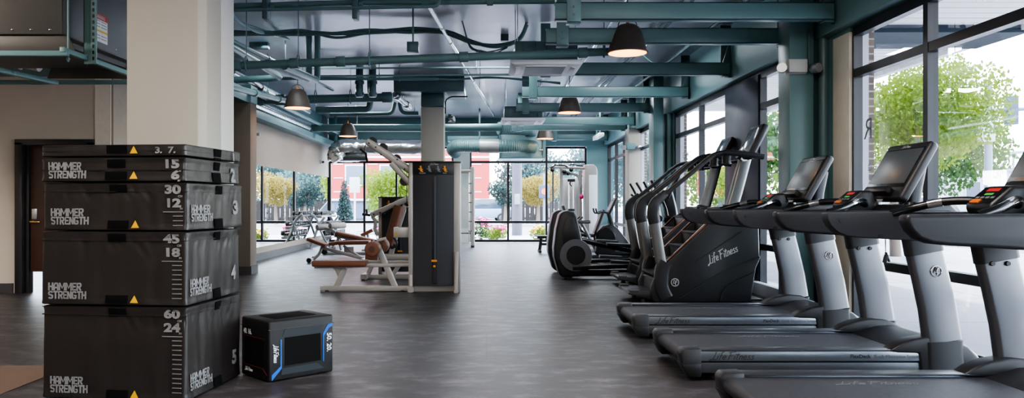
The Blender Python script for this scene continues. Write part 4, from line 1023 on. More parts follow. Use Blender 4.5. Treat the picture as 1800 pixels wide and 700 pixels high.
b = MB(); b.rbar([(-.32, 0, .08), (.72, 0, .1)], .08, .08); b.build('base_beam', BLACK, t)
b = MB(); b.rbar([(.0, 0, .2), (-.3, 0, .78)], .06, .06, up=(0, 1, 0)); b.build('seat_post', POSTM, t)
b = MB(); b.prism([(-.42, -.1), (-.44, 0), (-.42, .1), (-.2, .05), (-.12, .02), (-.12, -.02), (-.2, -.05)], .78, .85, 'z'); b.build('saddle', BLACK, t, bevel=.02, seg=3)
for x in (-.3, .7):
    for y in (-.2, .2): MB().cyl((x, y, 0), (x, y, .04), .025, 10).build('foot', RUBBER, t)

t = thing('recumbent_bike', 'recumbent exercise bike with black backrest, farther back left of the upright bike', 'exercise bike', (2.05, 17.8, 0))
b = MB(); b.rbar([(.42, 0, .52), (.62, 0, 1.05)], .34, .07, up=(1, 0, 0), c=.4); b.build('backrest', BLACK, t)
b = MB(); b.rbar([(.0, 0, .5), (.42, 0, .47)], .36, .08, c=.4); b.build('seat', BLACK, t)
b = MB(); b.rbar([(-.5, 0, .12), (.6, 0, .14)], .14, .1); b.rbar([(.2, 0, .14), (.22, 0, .45)], .12, .1, up=(1, 0, 0)); b.build('frame', mat('light_grey_frame', S(168, 172, 176), .35, metal=.5), t)
b = MB(); b.prism([(-.56, .1), (-.58, .5), (-.46, .72), (-.3, .7), (-.18, .4), (-.15, .1)], -.13, .13); b.build('drive_shroud', EBLK, t, bevel=.03)
for s in (-1, 1):
    b = MB(); b.tube(catmull([(.3, s * .22, .45), (.1, s * .26, .6), (.02, s * .26, .78), (.12, s * .25, .9)], 5), .018, 8); b.build('side_grip', BLACK, t)
    MB().cyl((-.4, s * .2, 0), (-.4, s * .2, .1), .03, 10).build('foot', RUBBER, t); MB().cyl((.55, s * .2, 0), (.55, s * .2, .1), .03, 10).build('foot', RUBBER, t)
    b = MB(); b.rbar([(-.4, 0, .09), (-.4, s * .25, .09)], .05, .05); b.rbar([(.55, 0, .09), (.55, s * .25, .09)], .05, .05); b.build('foot_bar', BLACK, t)
b = MB(); b.rbar([(-.4, 0, .68), (-.3, 0, 1.02)], .06, .06, up=(0, 1, 0)); b.build('console_post', EBLK, t)
b = MB(); b.ob((-.28, 0, 1.05), (.06, .36, .22), (0, -.35, 0)); b.build('console', TGREYD, t, bevel=.015)
# ------------------------------------------------------------------ strength machines
MSIL = mat('platinum_frame_paint', S(168, 164, 160), .34, metal=.35, var=.04)
MDARK = mat('dark_blue_grey_shroud', S(38, 40, 46), .5, var=.12, scale=40)
PAD = mat('brown_upholstery', S(104, 62, 42), .5, var=.12, scale=12, bump=.08, bscale=80)
PADD = mat('brown_pad_end', S(70, 46, 38), .5)
KEYOR = mat('orange_marker', S(232, 150, 40), .5)
def Q(px, py, Y=10.5, y=None):
    v = P(px, py, Y)
    return (v.x, Y if y is None else y, v.z)
def weight_tower(t, x0, x1, ya, yb, zt, detail=True, face=True):
    """Shrouded weight tower whose printed face looks toward -y."""
    w = x1 - x0; xc = (x0 + x1) / 2
    b = MB(); prof = [(x0 + .055, ya)] + [(x0 + .055 + (w - .14) * k / 10, ya - .045 * math.sin(PI * k / 10)) for k in range(1, 10)] + [(x1 - .085, ya), (x1 - .085, yb), (x0 + .055, yb)]
    b.prism(prof, .1, zt - .16, 'z'); sh = b.build('weight_shroud', MDARK, t, smooth=True)
    b = MB(); prof2 = [(x, y - .006 if y < yb else y) for x, y in prof]; b.prism(prof2, zt - .165, zt, 'z'); cap = b.build('placard_panel', BLACK, t, bevel=.006)
    b = MB(); prof3 = [(x0 - .01, yb)] + [(x0 - .01, ya)] + [(x0 + (w) * k / 10, ya - .01 - .05 * math.sin(PI * k / 10)) for k in range(0, 11)] + [(x1 + .01, ya), (x1 + .01, yb)]
    b.prism(prof3, zt, zt + .018, 'z'); b.build('tower_cap', BLACKG, t, bevel=.004)
    for a, c in ((x0, x0 + .06), (x1 - .09, x1)):
        b = MB(); b.bx(a, c, ya - .005, yb, .0 if a == x0 else .0, zt); b.build('tower_post', MSIL, t, bevel=.012)
    # slot with weight plates and selector
    ys = ya - .049
    MB().bx(xc - .03, xc + .035, ys, ys + .004, .12, zt - .17).build('stack_slot', BLACKG, sh, smooth=False)
    MB().bx(xc + .0, xc + .03, ys - .003, ys, .14, zt - .18).build('guide_strip', mat('slate_guide', S(58, 66, 84), .4), sh, smooth=False)
    b = MB()
    for k in range(14): b.bx(xc - .022, xc + .026, ys - .012, ys, .13 + k * .022, .146 + k * .022)
    b.build('weight_plates', BLACK, sh)
    MB().bx(xc - .035, xc + .04, ys - .014, ys, .42, .445).build('top_plate_mark', KEYOR, sh)
    MB().ell((xc + .005, ys - .03, .36), (.018, .025, .018)).build('selector_pin', KEYOR, sh)
    # instruction icons on the placard
    yp = ya - .055
    RF_ = axes((1, 0, 0), (0, 0, 1))
    for dx, m in ((-.17, 0), (-.06, 1), (.06, 1), (.15, 0)):
        c = (xc + dx - .01, yp - .004, zt - .095)
        b = MB(); b.ell((c[0], c[1], c[2] + .035), (.014, .004, .016), 8, 6); b.rbar([(c[0], c[1], c[2] + .02), (c[0] + .01, c[1], c[2] - .02)], .03, .008, up=(0, 1, 0)); b.rbar([(c[0] - .03, c[1], c[2] + .01), (c[0] + .03, c[1], c[2])], .012, .006, up=(0, 1, 0))
        b.rbar([(c[0], c[1], c[2] - .02), (c[0] + .035, c[1], c[2] - .03)], .014, .006, up=(0, 1, 0))
        b.build('exercise_icon', KEYOR if m == 0 else mat('grey_icon_print', S(110, 116, 124), .5), cap)
    text('brand_lettering', 'Life Fitness', .034, LPRINT, cap, (xc, yp - .002, zt - .035), RF_, shear=.35, align='CENTER')
    text('placard_lettering', 'PULLDOWN', .02, LPRINT, cap, (xc - .2, yp + .012, zt - .15), RF_, bold=.03)
    text('placard_lettering', 'ROW', .02, LPRINT, cap, (xc + .12, yp + .006, zt - .15), RF_, bold=.03)
t = thing('lat_pulldown_machine', 'silver and dark lat pulldown machine with tall tower, in front of the middle column', 'weight machine', (0, 0, 0))
Y0 = 10.5
weight_tower(t, Q(718, 0)[0], Q(809, 0)[0], Y0, Y0 + .34, Q(0, 286)[2])
yc = Y0 + .14
def bar(name, pts, w, h, m=MSIL, up=(0, 1, 0), c=.2):
    b = MB(); b.rbar(pts, w, h, up, c=c); return b.build(name, m, t)
# base frame
bar('base_rail', [Q(560, 509, y=yc), Q(722, 509, y=yc)], .075, .07)
bar('base_rail', [Q(720, 509, y=yc), Q(806, 509, y=yc)], .09, .06)
bar('base_rail', [Q(722, 509, y=yc + .0)[:1] + (Y0 - .02, .04), (Q(722, 509)[0], Y0 + .4, .04)], .08, .07, up=(0, 0, 1))
b = MB(); b.rbar([(Q(802, 0)[0], Y0 - .06, .03), (Q(803, 0)[0], Y0 - .03, .55)], .05, .04, up=(0, 1, 0)); b.rbar([(Q(802, 0)[0], Y0 - .08, .02), (Q(802, 0)[0], Y0 + .38, .02)], .06, .04); b.build('side_brace', MSIL, t)
for px in (572, 706): MB().cyl((Q(px, 0)[0], yc, 0), (Q(px, 0)[0], yc, .02), .04, 12).build('foot', RUBBER, t)
# seat rail, posts
bar('seat_rail', [Q(549, 470, y=yc), Q(720, 467, y=yc)], .05, .07)
bar('seat_rail', [Q(640, 463, y=yc + .12), Q(720, 463, y=yc + .12)], .04, .05)
bar('frame_post', [Q(603, 472, y=yc), Q(588, 507, y=yc)], .08, .06)
bar('frame_post', [Q(663, 438, y=yc), Q(692, 506, y=yc)], .08, .06)
b = MB(); b.prism([(Q(580, 0)[0], Q(0, 471)[2]), (Q(600, 0)[0], Q(0, 471)[2]), (Q(590, 0)[0], Q(0, 488)[2]), (Q(586, 0)[0], Q(0, 478)[2])], yc - .01, yc + .01); b.build('gusset', MSIL, t, bevel=.003)
b = MB(); b.bx(Q(548, 0)[0], Q(643, 0)[0], yc - .16, yc + .16, Q(0, 469)[2], Q(0, 459)[2]); b.build('seat_pad', PAD, t, bevel=.018, seg=3)
# thigh rollers
for dy in (-.2, .2):
    a = Vector(Q(652, 436, y=yc + dy - .0)); 
    b = MB(); b.lathe([(0, -.13), (.09, -.13), (.1, -.11), (.1, .11), (.09, .13), (0, .13)], (Q(657, 0)[0] + (dy > 0) * .06, yc + dy, Q(0, 437)[2] + (dy > 0) * .02), 'y', 24); r = b.build('thigh_roller', PAD, t, bevel=.004)
    MB().lathe([(0, -.006), (.035, -.006), (.04, 0)], (Q(657, 0)[0] + (dy > 0) * .06, yc + dy - .13, Q(0, 437)[2] + (dy > 0) * .02), 'y', 18).build('roller_cap', PADD, r)
b = MB(); b.cyl((Q(662, 0)[0], yc - .3, Q(0, 437)[2]), (Q(662, 0)[0], yc + .3, Q(0, 437)[2]), .018, 10); b.build('roller_axle', MSIL, t)
# overhead arm and pulley wheels
bar('overhead_arm', [Q(643, 247, y=yc), Q(722, 301, y=yc)], .1, .115)
bar('overhead_brace', [Q(686, 286, y=yc), Q(722, 325, y=yc)], .08, .13)
for px, py in ((652, 248), (671, 259), (695, 279), (709, 318)):
    q = Q(px, py, y=yc); b = MB(); b.lathe([(0, -.018), (.065, -.018), (.055, 0), (.065, .018), (0, .018)], (q[0], yc, q[2]), 'y', 22); b.build('pulley_wheel', BLACK, t)
for px, py in ((647, 251), (659, 258), (668, 271), (697, 280), (710, 297)):
    q = Q(px, py); MB().cyl((q[0], yc - .062, q[2]), (q[0], yc - .05, q[2]), .012, 8).build('bolt', BLACK, t)
b = MB(); b.tube([Q(640, 253, y=yc), Q(638, 262, y=yc), Q(637, 268, y=yc)], .008, 6); b.build('cable', BLACK, t)
b = MB(); b.tube([Q(633, 262, y=yc - .1), Q(640, 268, y=yc), Q(641, 284, y=yc + .1)], .016, 8); b.build('pull_handle', BLACK, t)
b = MB(); b.tube([Q(713, 300, y=yc), Q(713, 402, y=yc)], .005, 6); b.tube([Q(716, 300, y=yc + .03), Q(716, 440, y=yc + .03)], .005, 6); b.build('cable', BLACK, t)
b = MB(); b.bx(Q(691, 0)[0], Q(720, 0)[0], yc - .09, yc + .06, Q(0, 418)[2], Q(0, 400)[2]); bx_ = b.build('pulley_housing', MSIL, t, bevel=.008)
warn(bx_, (Q(696, 0)[0], yc - .0925, Q(0, 414)[2]), axes((1, 0, 0), (0, 0, 1)), .045)
b = MB(); b.bx(Q(720.5, 0)[0], Q(725, 0)[0], Y0 - .012, Y0 - .008, .09, .24); b.build('caution_sticker', mat('cream_sticker', S(206, 196, 180), .6), t, smooth=False)
bar('row_arm', [Q(660, 424, y=yc), Q(676, 420, y=yc)], .04, .04)

# second machine behind it (row / press) with its own tower
t = thing('seated_row_machine', 'silver seated row machine with brown chest pad and lower dark tower, behind the lat pulldown', 'weight machine', (0, 0, 0))
Y1 = 12.6
q = lambda px, py, y=None: Q(px, py, Y1, y)
weight_tower(t, q(665, 0)[0], q(742, 0)[0], Y1, Y1 + .34, q(0, 348)[2])
ym = Y1 - .2
bar('press_arm', [P(652, 379, ym), P(722, 347, ym)], .085, .085)
for px, py in ((657, 377), (668, 374), (676, 376), (684, 372)): MB().cyl(P(px, py, ym - .04), P(px, py, ym - .052), .014, 10).build('bolt', BLACK, t)
bar('handle_bar', catmull([P(654, 381, ym), P(660, 390, ym), P(659, 402, ym), P(664, 414, ym)], 5), .05, .05)
b = MB(); b.tube([P(638, 377, ym - .1), P(648, 378, ym), P(651, 379, ym)], .022, 8); b.tube([P(644, 368, ym), P(645, 378, ym)], .018, 8); b.build('grip', BLACK, t)
b = MB(); b.rbar([P(702, 362, ym), P(684, 430, ym)], .14, .3, up=(0, 1, 0), c=.3)
b.build('back_pad', PAD, t)
bar('pad_post', [P(712, 362, ym), P(694, 420, ym), P(682, 470, ym)], .08, .07)
bar('base_rail', [P(640, 487, ym), P(742, 487, ym)], .08, .08)
bar('frame_post', [P(646, 484, ym), P(666, 440, ym)], .07, .07)
bar('frame_post', [P(690, 484, ym), P(704, 462, ym)], .07, .07)
bar('cross_rail', [P(676, 452, ym), P(740, 452, ym)], .1, .1)
b = MB(); b.rbar([P(676, 428, ym - .05), P(694, 432, ym - .05)], .06, .06, up=(0, 1, 0)); b.tube(catmull([P(692, 418, ym - .2), P(698, 428, ym - .2), P(690, 436, ym - .2), P(680, 432, ym - .2)], 5), .018, 8); b.build('pull_handle', BLACK, t)
b = MB(); b.rbar([P(643, 450, ym), P(664, 452, ym)], .1, .3, up=(0, 0, 1)); b.build('seat_pad', PAD, t)
b = MB(); b.lathe([(0, -.03), (.08, -.03), (.08, .03), (0, .03)], P(686, 474, ym), 'y', 18); b.build('pulley_wheel', BLACK, t)
bar('front_foot', [(P(643, 0, ym).x, ym - .25, .05), (P(643, 0, ym).x, ym + .25, .05)], .09, .09, up=(0, 0, 1))
for dy in (-.22, .22): MB().cyl((P(643, 0, ym).x, ym + dy, 0), (P(643, 0, ym).x, ym + dy, .02), .04, 10).build('foot', RUBBER, t)

# ------------------------------------------------------------------ smith machine beyond the tower
t = thing('smith_machine', 'white and silver smith machine with barbell beyond the pulldown tower', 'weight machine', (0, 0, 0))
Ys = 21.4
xl, xr = P(802, 0, Ys).x, P(831, 0, Ys).x
for x, w in ((xr, .11), (xl - .45, .11)):
    b = MB(); b.rbar([(x, Ys, .05), (x, Ys, 2.2)], w, .12, up=(0, 1, 0)); b.build('upright', MSIL, t)
    b = MB(); b.rbar([(x, Ys + .7, .05), (x, Ys + .75, 2.15)], .08, .08, up=(0, 1, 0)); b.build('rear_upright', MSIL, t)
    b = MB(); b.rbar([(x, Ys - .1, .05), (x, Ys + .95, .05)], .08, .1); b.build('side_rail', MSIL, t)
    b = MB(); b.rbar([(x, Ys, 2.15), (x, Ys + .75, 2.15)], .08, .08); b.build('side_rail', MSIL, t)
    b = MB(); b.cyl((x - .1, Ys + .12, .1), (x - .1, Ys + .12, 2.1), .016, 10); b.build('guide_rod', CHROME, t)
    for k in range(6):
        MB().cyl((x - .1, Ys + .06, .45 + k * .26), (x - .04, Ys - .06, .45 + k * .26), .02, 8).build('catch_peg', BLACK, t)
    MB().cyl((x, Ys - .08, 0), (x, Ys - .08, .05), .05, 12).build('foot', RUBBER, t)
b = MB(); b.rbar([(xl - .45, Ys + .75, 2.1), (xr, Ys + .75, 2.1)], .08, .08); b.rbar([(xl - .45, Ys, 2.1), (xr, Ys, 2.1)], .07, .07); b.build('cross_member', MSIL, t)
b = MB(); b.prism([(xr - .42, .5), (xr - .12, .5), (xr - .12, 1.5), (xr - .3, 1.7), (xr - .42, 1.55)], Ys + .72, Ys + .76); b.build('counterweight_cover', mat('pale_panel', S(206, 212, 212), .45), t, bevel=.01)
bar2 = MB().cyl((xl - .9, Ys + .12, .38), (xr + .3, Ys + .12, .38), .015, 10).build('barbell', BLACK, t)
for x in (xr + .08, xl - .55):
    b = MB(); b.lathe([(0, -.02), (.05, -.02), (.05, .02), (0, .02)], (x, Ys + .12, .38), 'x', 16); b.build('bar_collar', BLACK, bar2)

# ------------------------------------------------------------------ functional trainer at the far right
t = thing('functional_trainer', 'white dual-pulley cable machine with pull-up bars by the far glazing', 'weight machine', (0, 0, 0))
Yc = 20.9
T = lambda px, py, y=Yc: tuple(P(px, py, y))
WSH = mat('white_shroud', S(226, 230, 236), .35, var=.03)
b = MB(); xa, xb = T(1027, 0)[0], T(1048, 0)[0]; zt = T(0, 290)[2]
b.prism([(xa, .05), (xa, zt - .02), (xa + .02, zt), (xb - .1, zt), (xb - .02, zt - .08), (xb, zt - .2), (xb, .05)], Yc - .25, Yc + .35); b.build('weight_tower', MSIL, t, bevel=.02, seg=3)
b = MB(); b.bx(xa + .09, xb - .02, Yc - .265, Yc - .25, .15, zt - .28); b.build('tower_panel', WSH, t, bevel=.01)
b = MB(); xa2, xb2 = T(989, 0)[0], T(1021, 0)[0]; b.bx(xa2, xb2, Yc + .3, Yc + .6, .05, T(0, 313)[2]); b.build('rear_tower', WSH, t, bevel=.03, seg=3)
for a, c in (((987, 294), (987, 432)), ((1020, 300), (1020, 432))):
    b = MB(); b.rbar([T(*a), T(*c)], .09, .09, up=(0, 1, 0)); b.build('frame_upright', MSIL, t)
b = MB(); b.rbar([T(966, 294), T(1030, 296)], .07, .07, up=(0, 1, 0)); b.rbar(fillet([T(987, 306), T(1016, 306), T(1022, 330)], .15), .07, .07, up=(0, 1, 0)); b.build('top_beam', MSIL, t)
b = MB(); b.rbar([T(972, 296), T(972, 430)], .04, .04, up=(0, 1, 0)); b.build('guide_post', mat('dark_guide_post', S(90, 94, 100), .4, metal=.5), t)
for pts in ([(968, 296), (976, 290), (996, 292)], [(983, 290), (992, 291), (998, 294)], [(1000, 291), (1004, 289), (1025, 292)]):
    b = MB(); b.tube([T(px, py, Yc - .1) for px, py in pts], .02, 8); b.build('pull_up_grip', BLACK, t)
for k, (px, py, yy) in enumerate(((971, 299, Yc - .1), (992, 302, Yc - .05), (998, 305, Yc - .12), (1004, 299, Yc - .08))):
    MB().ell(T(px, py, yy), (.062, .062, .055)).build('pulley_wheel', BLACKG, t)
for px in (1000, 1008):
    b = MB(); b.cyl(T(px, 318, Yc - .1), T(px, 369, Yc - .1), .02, 10); b.build('guide_rod', CHROME, t)
b = MB(); b.bx(T(997, 0)[0], T(1010, 0)[0], Yc - .14, Yc - .06, T(0, 320)[2], T(0, 315)[2]); b.bx(T(998, 0)[0], T(1009, 0)[0], Yc - .14, Yc - .06, T(0, 371)[2], T(0, 367)[2]); b.build('carriage', BLACK, t, bevel=.008)
b = MB(); b.tube(catmull([T(1004, 318, Yc - .12), T(1002, 323, Yc - .12), T(1005, 328, Yc - .12)], 5), .015, 8); b.build('cable_hook', BLACK, t)
b = MB(); b.rbar([T(985, 430), T(1030, 430)], .09, .08, up=(0, 1, 0)); b.build('base_rail', MSIL, t)
for px in (988, 1020): MB().cyl((T(px, 0)[0], Yc, 0), (T(px, 0)[0], Yc, .08), .05, 12).build('foot', RUBBER, t)
o = MB().ell(T(1022, 346, Yc - .12), (.06, .06, .07)).build('boxing_ball', mat('magenta_foam', S(214, 30, 120), .5)); 
b = MB(); b.tube([T(1022, 341, Yc - .12), T(1021, 330, Yc - .06)], .006, 6); 
tag(o, 'small magenta ball hooked on the white cable machine', 'ball'); b.build('loop_strap', BLACK, o)
# dark flat bench end at the foot of the glazing
t = thing('flat_bench', 'black flat bench end by the far glazing, left of the ellipticals', 'bench', (1.25, 19.2, 0))
b = MB(); b.rbar([(0, 0, .38), (1.1, .0, .38)], .28, .07); b.build('bench_pad', BLACK, t)
b = MB(); b.rbar([(.1, 0, .34), (.06, 0, .04)], .08, .06, up=(0, 1, 0)); b.rbar([(1.0, 0, .34), (1.04, 0, .04)], .08, .06, up=(0, 1, 0)); b.rbar([(.06, 0, .2), (1.0, 0, .2)], .06, .06); b.build('frame', TGREYD, t)
for x in (.06, 1.04):
    b = MB(); b.rbar([(x, -.25, .03), (x, .25, .03)], .07, .06); b.build('foot_bar', TGREYD, t)

# ------------------------------------------------------------------ benches
t = thing('adjustable_bench', 'adjustable bench with brown split pads and silver frame left of the lat pulldown seat', 'bench', (0, 0, 0))
Yb = 16.0
B = lambda px, py, y=Yb: tuple(P(px, py, y))
b = MB(); b.rbar([B(542, 420), B(574, 432)], .3, .07); b.build('seat_pad', PAD, t)
b = MB(); b.rbar([B(580, 429), B(596, 427)], .3, .07); b.build('middle_pad', PAD, t)
b = MB(); b.rbar([B(597, 427), B(650, 426)], .32, .08); b.build('back_pad', PAD, t)
b = MB(); b.rbar([B(565, 435), B(640, 455)], .07, .06, up=(0, 1, 0)); b.build('main_beam', MSIL, t)
b = MB(); b.rbar(catmull([B(566, 434), B(560, 448), B(549, 457)], 5), .06, .06, up=(0, 1, 0)); b.build('front_leg', MSIL, t)
b = MB(); b.rbar([B(604, 432), B(632, 452)], .05, .05, up=(0, 1, 0)); b.build('incline_strut', MSIL, t)
b = MB(); b.bx(B(605, 0)[0], B(622, 0)[0], Yb - .02, Yb + .02, B(0, 444)[2], B(0, 434)[2]); b.build('ladder_plate', MSIL, t, bevel=.006)
b = MB(); b.rbar([(B(640, 0)[0], Yb - .3, .05), (B(640, 0)[0], Yb + .3, .05)], .07, .07); b.build('rear_foot_bar', MSIL, t)
b = MB(); b.rbar([(B(549, 0)[0], Yb - .22, .05), (B(549, 0)[0], Yb + .22, .05)], .06, .06); b.build('front_foot_bar', MSIL, t)
for dy in (-.22, .22): MB().lathe([(0, -.02), (.05, -.02), (.05, .02), (0, .02)], (B(549, 0)[0] - .02, Yb + dy, .05), 'y', 14).build('caster', BLACK, t)
t = thing('decline_bench', 'decline bench with silver foam leg rollers and sloping brown pad, beyond the adjustable bench', 'bench', (0, 0, 0))
Yd = 18.3
B = lambda px, py, y=Yd: tuple(P(px, py, y))
b = MB(); b.rbar([B(592, 410), B(657, 424)], .3, .09); b.build('back_pad', PAD, t)
b = MB(); b.rbar([B(588, 414), B(655, 430)], .07, .06, up=(0, 1, 0)); b.build('pad_beam', MSIL, t)
for px, py, yy in ((557, 400, Yd - .1), (580, 397, Yd - .25)):
    b = MB(); x, _, z = B(px, py, yy); b.lathe([(0, 0), (.065, 0), (.075, .02), (.075, .4), (.065, .42), (0, .42)], (0, 0, 0), 'y', 20)
    o = b.build('leg_roller', mat('grey_foam', S(176, 172, 170), .6), t); o.location = (x, yy, z); o.rotation_euler = (0, 0, -.75)
    b = MB(); b.lathe([(0, -.004), (.06, -.004), (.062, 0)], (0, 0, 0), 'y', 18); b.build('roller_cap', PADD, o)
b = MB(); b.rbar(fillet([B(566, 399), B(585, 404), B(592, 412)], .1), .05, .05, up=(0, 1, 0)); b.rbar([B(592, 412), B(600, 440)], .06, .06, up=(0, 1, 0)); b.build('roller_post', MSIL, t)
b = MB(); b.rbar(catmull([B(600, 415), B(588, 428), B(581, 442)], 5), .06, .06, up=(0, 1, 0)); b.build('front_leg', MSIL, t)
b = MB(); b.rbar([B(648, 426), B(652, 446)], .06, .06, up=(0, 1, 0)); b.build('rear_leg', MSIL, t)
b = MB(); b.rbar([B(572, 446), B(656, 446)], .08, .08); b.build('base_beam', MSIL, t)
b = MB(); b.lathe([(0, -.06), (.07, -.06), (.07, .06), (0, .06)], (B(571, 0)[0], Yd, .07), 'y', 16); b.build('caster', BLACK, t)
b = MB(); b.rbar([(B(654, 0)[0], Yd - .28, .04), (B(654, 0)[0], Yd + .28, .04)], .07, .08); b.build('rear_foot_bar', MSIL, t)
t = thing('preacher_pad_bench', 'small brown inclined pad on a silver stand left of the seated row tower', 'bench', (0, 0, 0))
Ye = 19.6
b = MB(); b.rbar([P(636, 414, Ye), P(656, 404, Ye)], .34, .08); b.build('inclined_pad', PAD, t)
b = MB(); b.rbar([P(646, 410, Ye), P(650, 440, Ye)], .07, .07, up=(0, 1, 0)); b.rbar([P(636, 441, Ye), P(662, 441, Ye)], .08, .05, up=(0, 1, 0)); b.build('stand', MSIL, t)

# ------------------------------------------------------------------ dumbbell rack against the mirror
RACKM = mat('grey_rack_paint', S(160, 164, 168), .38, metal=.3)
t = thing('dumbbell_rack', 'three-tier grey dumbbell rack with curved legs against the far end of the mirror', 'rack', (XL, 20.9, 0))
for y in (-.15, 1.8):
    for pts in ([(.12, .92), (.3, .75), (.42, .4), (.62, .06), (.8, .04)], [(.5, .84), (.34, .62), (.22, .3), (.12, .05), (.06, .03)]):
        b = MB(); b.rbar(catmull([(x, y, z) for x, z in pts], 6), .06, .06, up=(0, 1, 0)); b.build('rack_leg', RACKM, t)
TIERS = [(.22, .34), (.38, .60), (.36, .87)]
TIERS = [(.56, .30), (.46, .56), (.3, .86)]
for x, z in TIERS:
    b = MB()
    for dx in (-.09, .09): b.rbar([(x + dx, -.18, z + dx * -.15), (x + dx, 1.83, z + dx * -.15)], .05, .03)
    b.bx(x - .12, x + .12, -.12, -.08, z - .05, z + .02); b.bx(x - .12, x + .12, 1.73, 1.77, z - .05, z + .02)
    b.build('shelf_rails', RACKM, t)
def dumbbell(m):
    t = thing('dumbbell', '', 'dumbbell')
    b = MB(); b.cyl((-.06, 0, 0), (.06, 0, 0), .016, 10); b.build('handle', CHROME, t)
    for s in (-1, 1):
        b = MB(); b.lathe([(0, s * .06), (.055, s * .06), (.062, s * .068), (.062, s * .13), (.054, s * .14), (0, s * .14)], axis='x', n=14); h = b.build('weight_head', m, t)
        b = MB(); b.lathe([(.0, s * .142), (.035, s * .142), (.037, s * .139)], axis='x', n=14); b.build('end_plate', CHROME, h)
    return t
DBM = mat('black_urethane', S(32, 34, 38), .4)
db = dumbbell(DBM); first = True
names = ['bottom', 'middle', 'top']; ords = ['first', 'second', 'third', 'fourth', 'fifth', 'sixth', 'seventh', 'eighth', 'ninth']
for k, (x, z) in enumerate(TIERS):
    for i in range(9):
        l = (XL + x, 20.9 + .02 + i * .198, z + .08)
        o = db if first else dup(db, l); first = False
        sc = (1.15, 1.0, .82)[k]; o.scale = (sc, sc, sc); o.location = (l[0], l[1], z + .031 + .062 * sc)
        o['label'] = f'black dumbbell on the {names[k]} tier of the rack, {ords[i]} from its near end'; o['group'] = 'dumbbells on the rack'
# power cord on the floor by the stair climber
t = pipe('power_cord', 'black power cord coiled on the floor by the window raceway beside the stair climbers', [(3.45, 9.7, .015), (3.4, 9.2, .015), (3.45, 9.0, .04), (3.4, 8.85, .14), (3.3, 8.9, .06), (3.42, 9.0, .12), (3.52, 8.95, .05), (3.5, 8.82, .03)], .012, BLACK, cat='cord', smooth=True)
# ------------------------------------------------------------------ outside the glass
SIDEW = mat('sunlit_concrete_walk', S(150, 154, 166), .8, var=.08, scale=3, bump=.05, bscale=60)
ASPH = mat('asphalt', S(120, 122, 128), .85, var=.12, scale=14)
SOFF = mat('white_soffit_boards', S(228, 228, 226), .6, var=.03)
NAVY = mat('navy_fascia', S(22, 31, 45), .6, spec=.2)
BRICK = None
def brick_mat():
    m = bpy.data.materials.new('brown_brick'); m.use_nodes = True; nt = m.node_tree; b = nt.nodes['Principled BSDF']
    tc = nt.nodes.new('ShaderNodeTexCoord'); mp = nt.nodes.new('ShaderNodeMapping'); mp.inputs['Rotation'].default_value = (PI / 2, 0, 0)
    br = nt.nodes.new('ShaderNodeTexBrick'); br.inputs['Scale'].default_value = 1; br.inputs['Brick Width'].default_value = .2; br.inputs['Row Height'].default_value = .075; br.inputs['Mortar Size'].default_value = .008
    br.inputs['Color1'].default_value = S(120, 96, 86); br.inputs['Color2'].default_value = S(98, 82, 78); br.inputs['Mortar'].default_value = S(170, 165, 160)
    nt.links.new(tc.outputs['Object'], mp.inputs[0]); nt.links.new(mp.outputs[0], br.inputs[0]); nt.links.new(br.outputs[0], b.inputs['Base Color']); b.inputs['Roughness'].default_value = .8
    MATS['brown_brick'] = m; return m
BRICK = brick_mat()
struct(MB().bx(3.95, 13, -12, 24, -.2, -.02).build('sidewalk', SIDEW, smooth=False))
struct(MB().bx(-30, 90, 24.0, 30.5, -.2, -.025).build('sidewalk_far', SIDEW, smooth=False))
struct(MB().bx(13, 90, -12, 24, -.2, -.12).build('road', ASPH, smooth=False))
struct(MB().bx(-60, 120, 30.5, 130, -.2, -.13).build('road_far', ASPH, smooth=False))
b = MB()
for y in range(-10, 24, 2): b.bx(3.96, 12.9, y, y + .012, -.02, -.018)
for x in (6.5, 9.5): b.bx(x, x + .012, -11, 23.9, -.02, -.018)
struct(b.build('trim_5', mat('pavement_joint', S(140, 142, 148), .9), smooth=False))
# exterior reveals of the window wall
b = MB(); jb = MB()
for y0, y1 in ((7.83, 8.7), (15.12, 16.02), (18.92, 19.48)):
    b.bx(XR + .18, XR + .235, y0 - .02, y1 + .02, -.02, 3.3); jb.bx(XR + .1, XR + .18, y0 - .022, y0, -.02, 2.93)
struct(b.build('wall_right_brick', BRICK, smooth=False)); struct(jb.build('trim_6', mat('pale_lavender_reveal', S(190, 192, 204), .5), smooth=False))
struct(MB().bx(XR + .18, XR + .235, -5, YF, 2.95, ZC).build('wall_right_fascia', BRICK, smooth=False))
# canopy over the walk
can = thing('entrance_canopy', 'white boarded canopy over the walk outside the window wall, with a navy cross band', 'canopy', (0, 0, 0))
MB().bx(XR + .235, 8.4, -12, 23.5, 3.98, 4.3).build('soffit', SOFF, can, smooth=False)
b = MB()
for k in range(115): b.bx(XR + .24, 8.3, -11.9 + k * .306, -11.893 + k * .306, 3.974, 3.98)
b.build('soffit_joints', mat('soffit_shadow_gap', S(176, 176, 176), .8), can, smooth=False)
MB().bx(XR + .24, 8.42, 12.1, 13.4, 3.86, 3.98).build('cross_band', NAVY, can, smooth=False)
MB().bx(8.3, 8.45, -12, 23.5, 3.9, 4.35).build('edge_fascia', SOFF, can, smooth=False)
for yy in (-11, 23.0): MB().bx(7.9, 8.2, yy, yy + .3, -.02, 3.98).build('canopy_post', BRICK, can, smooth=False)
for y in (2, 6, 10, 16, 19.5):
    b = MB(); b.lathe([(0, 3.972), (.07, 3.972), (.08, 3.98)], (5.4, y, 0), 'z', 16); b.build('soffit_downlight', mat('grey_trim_ring', S(150, 150, 150), .5), can)

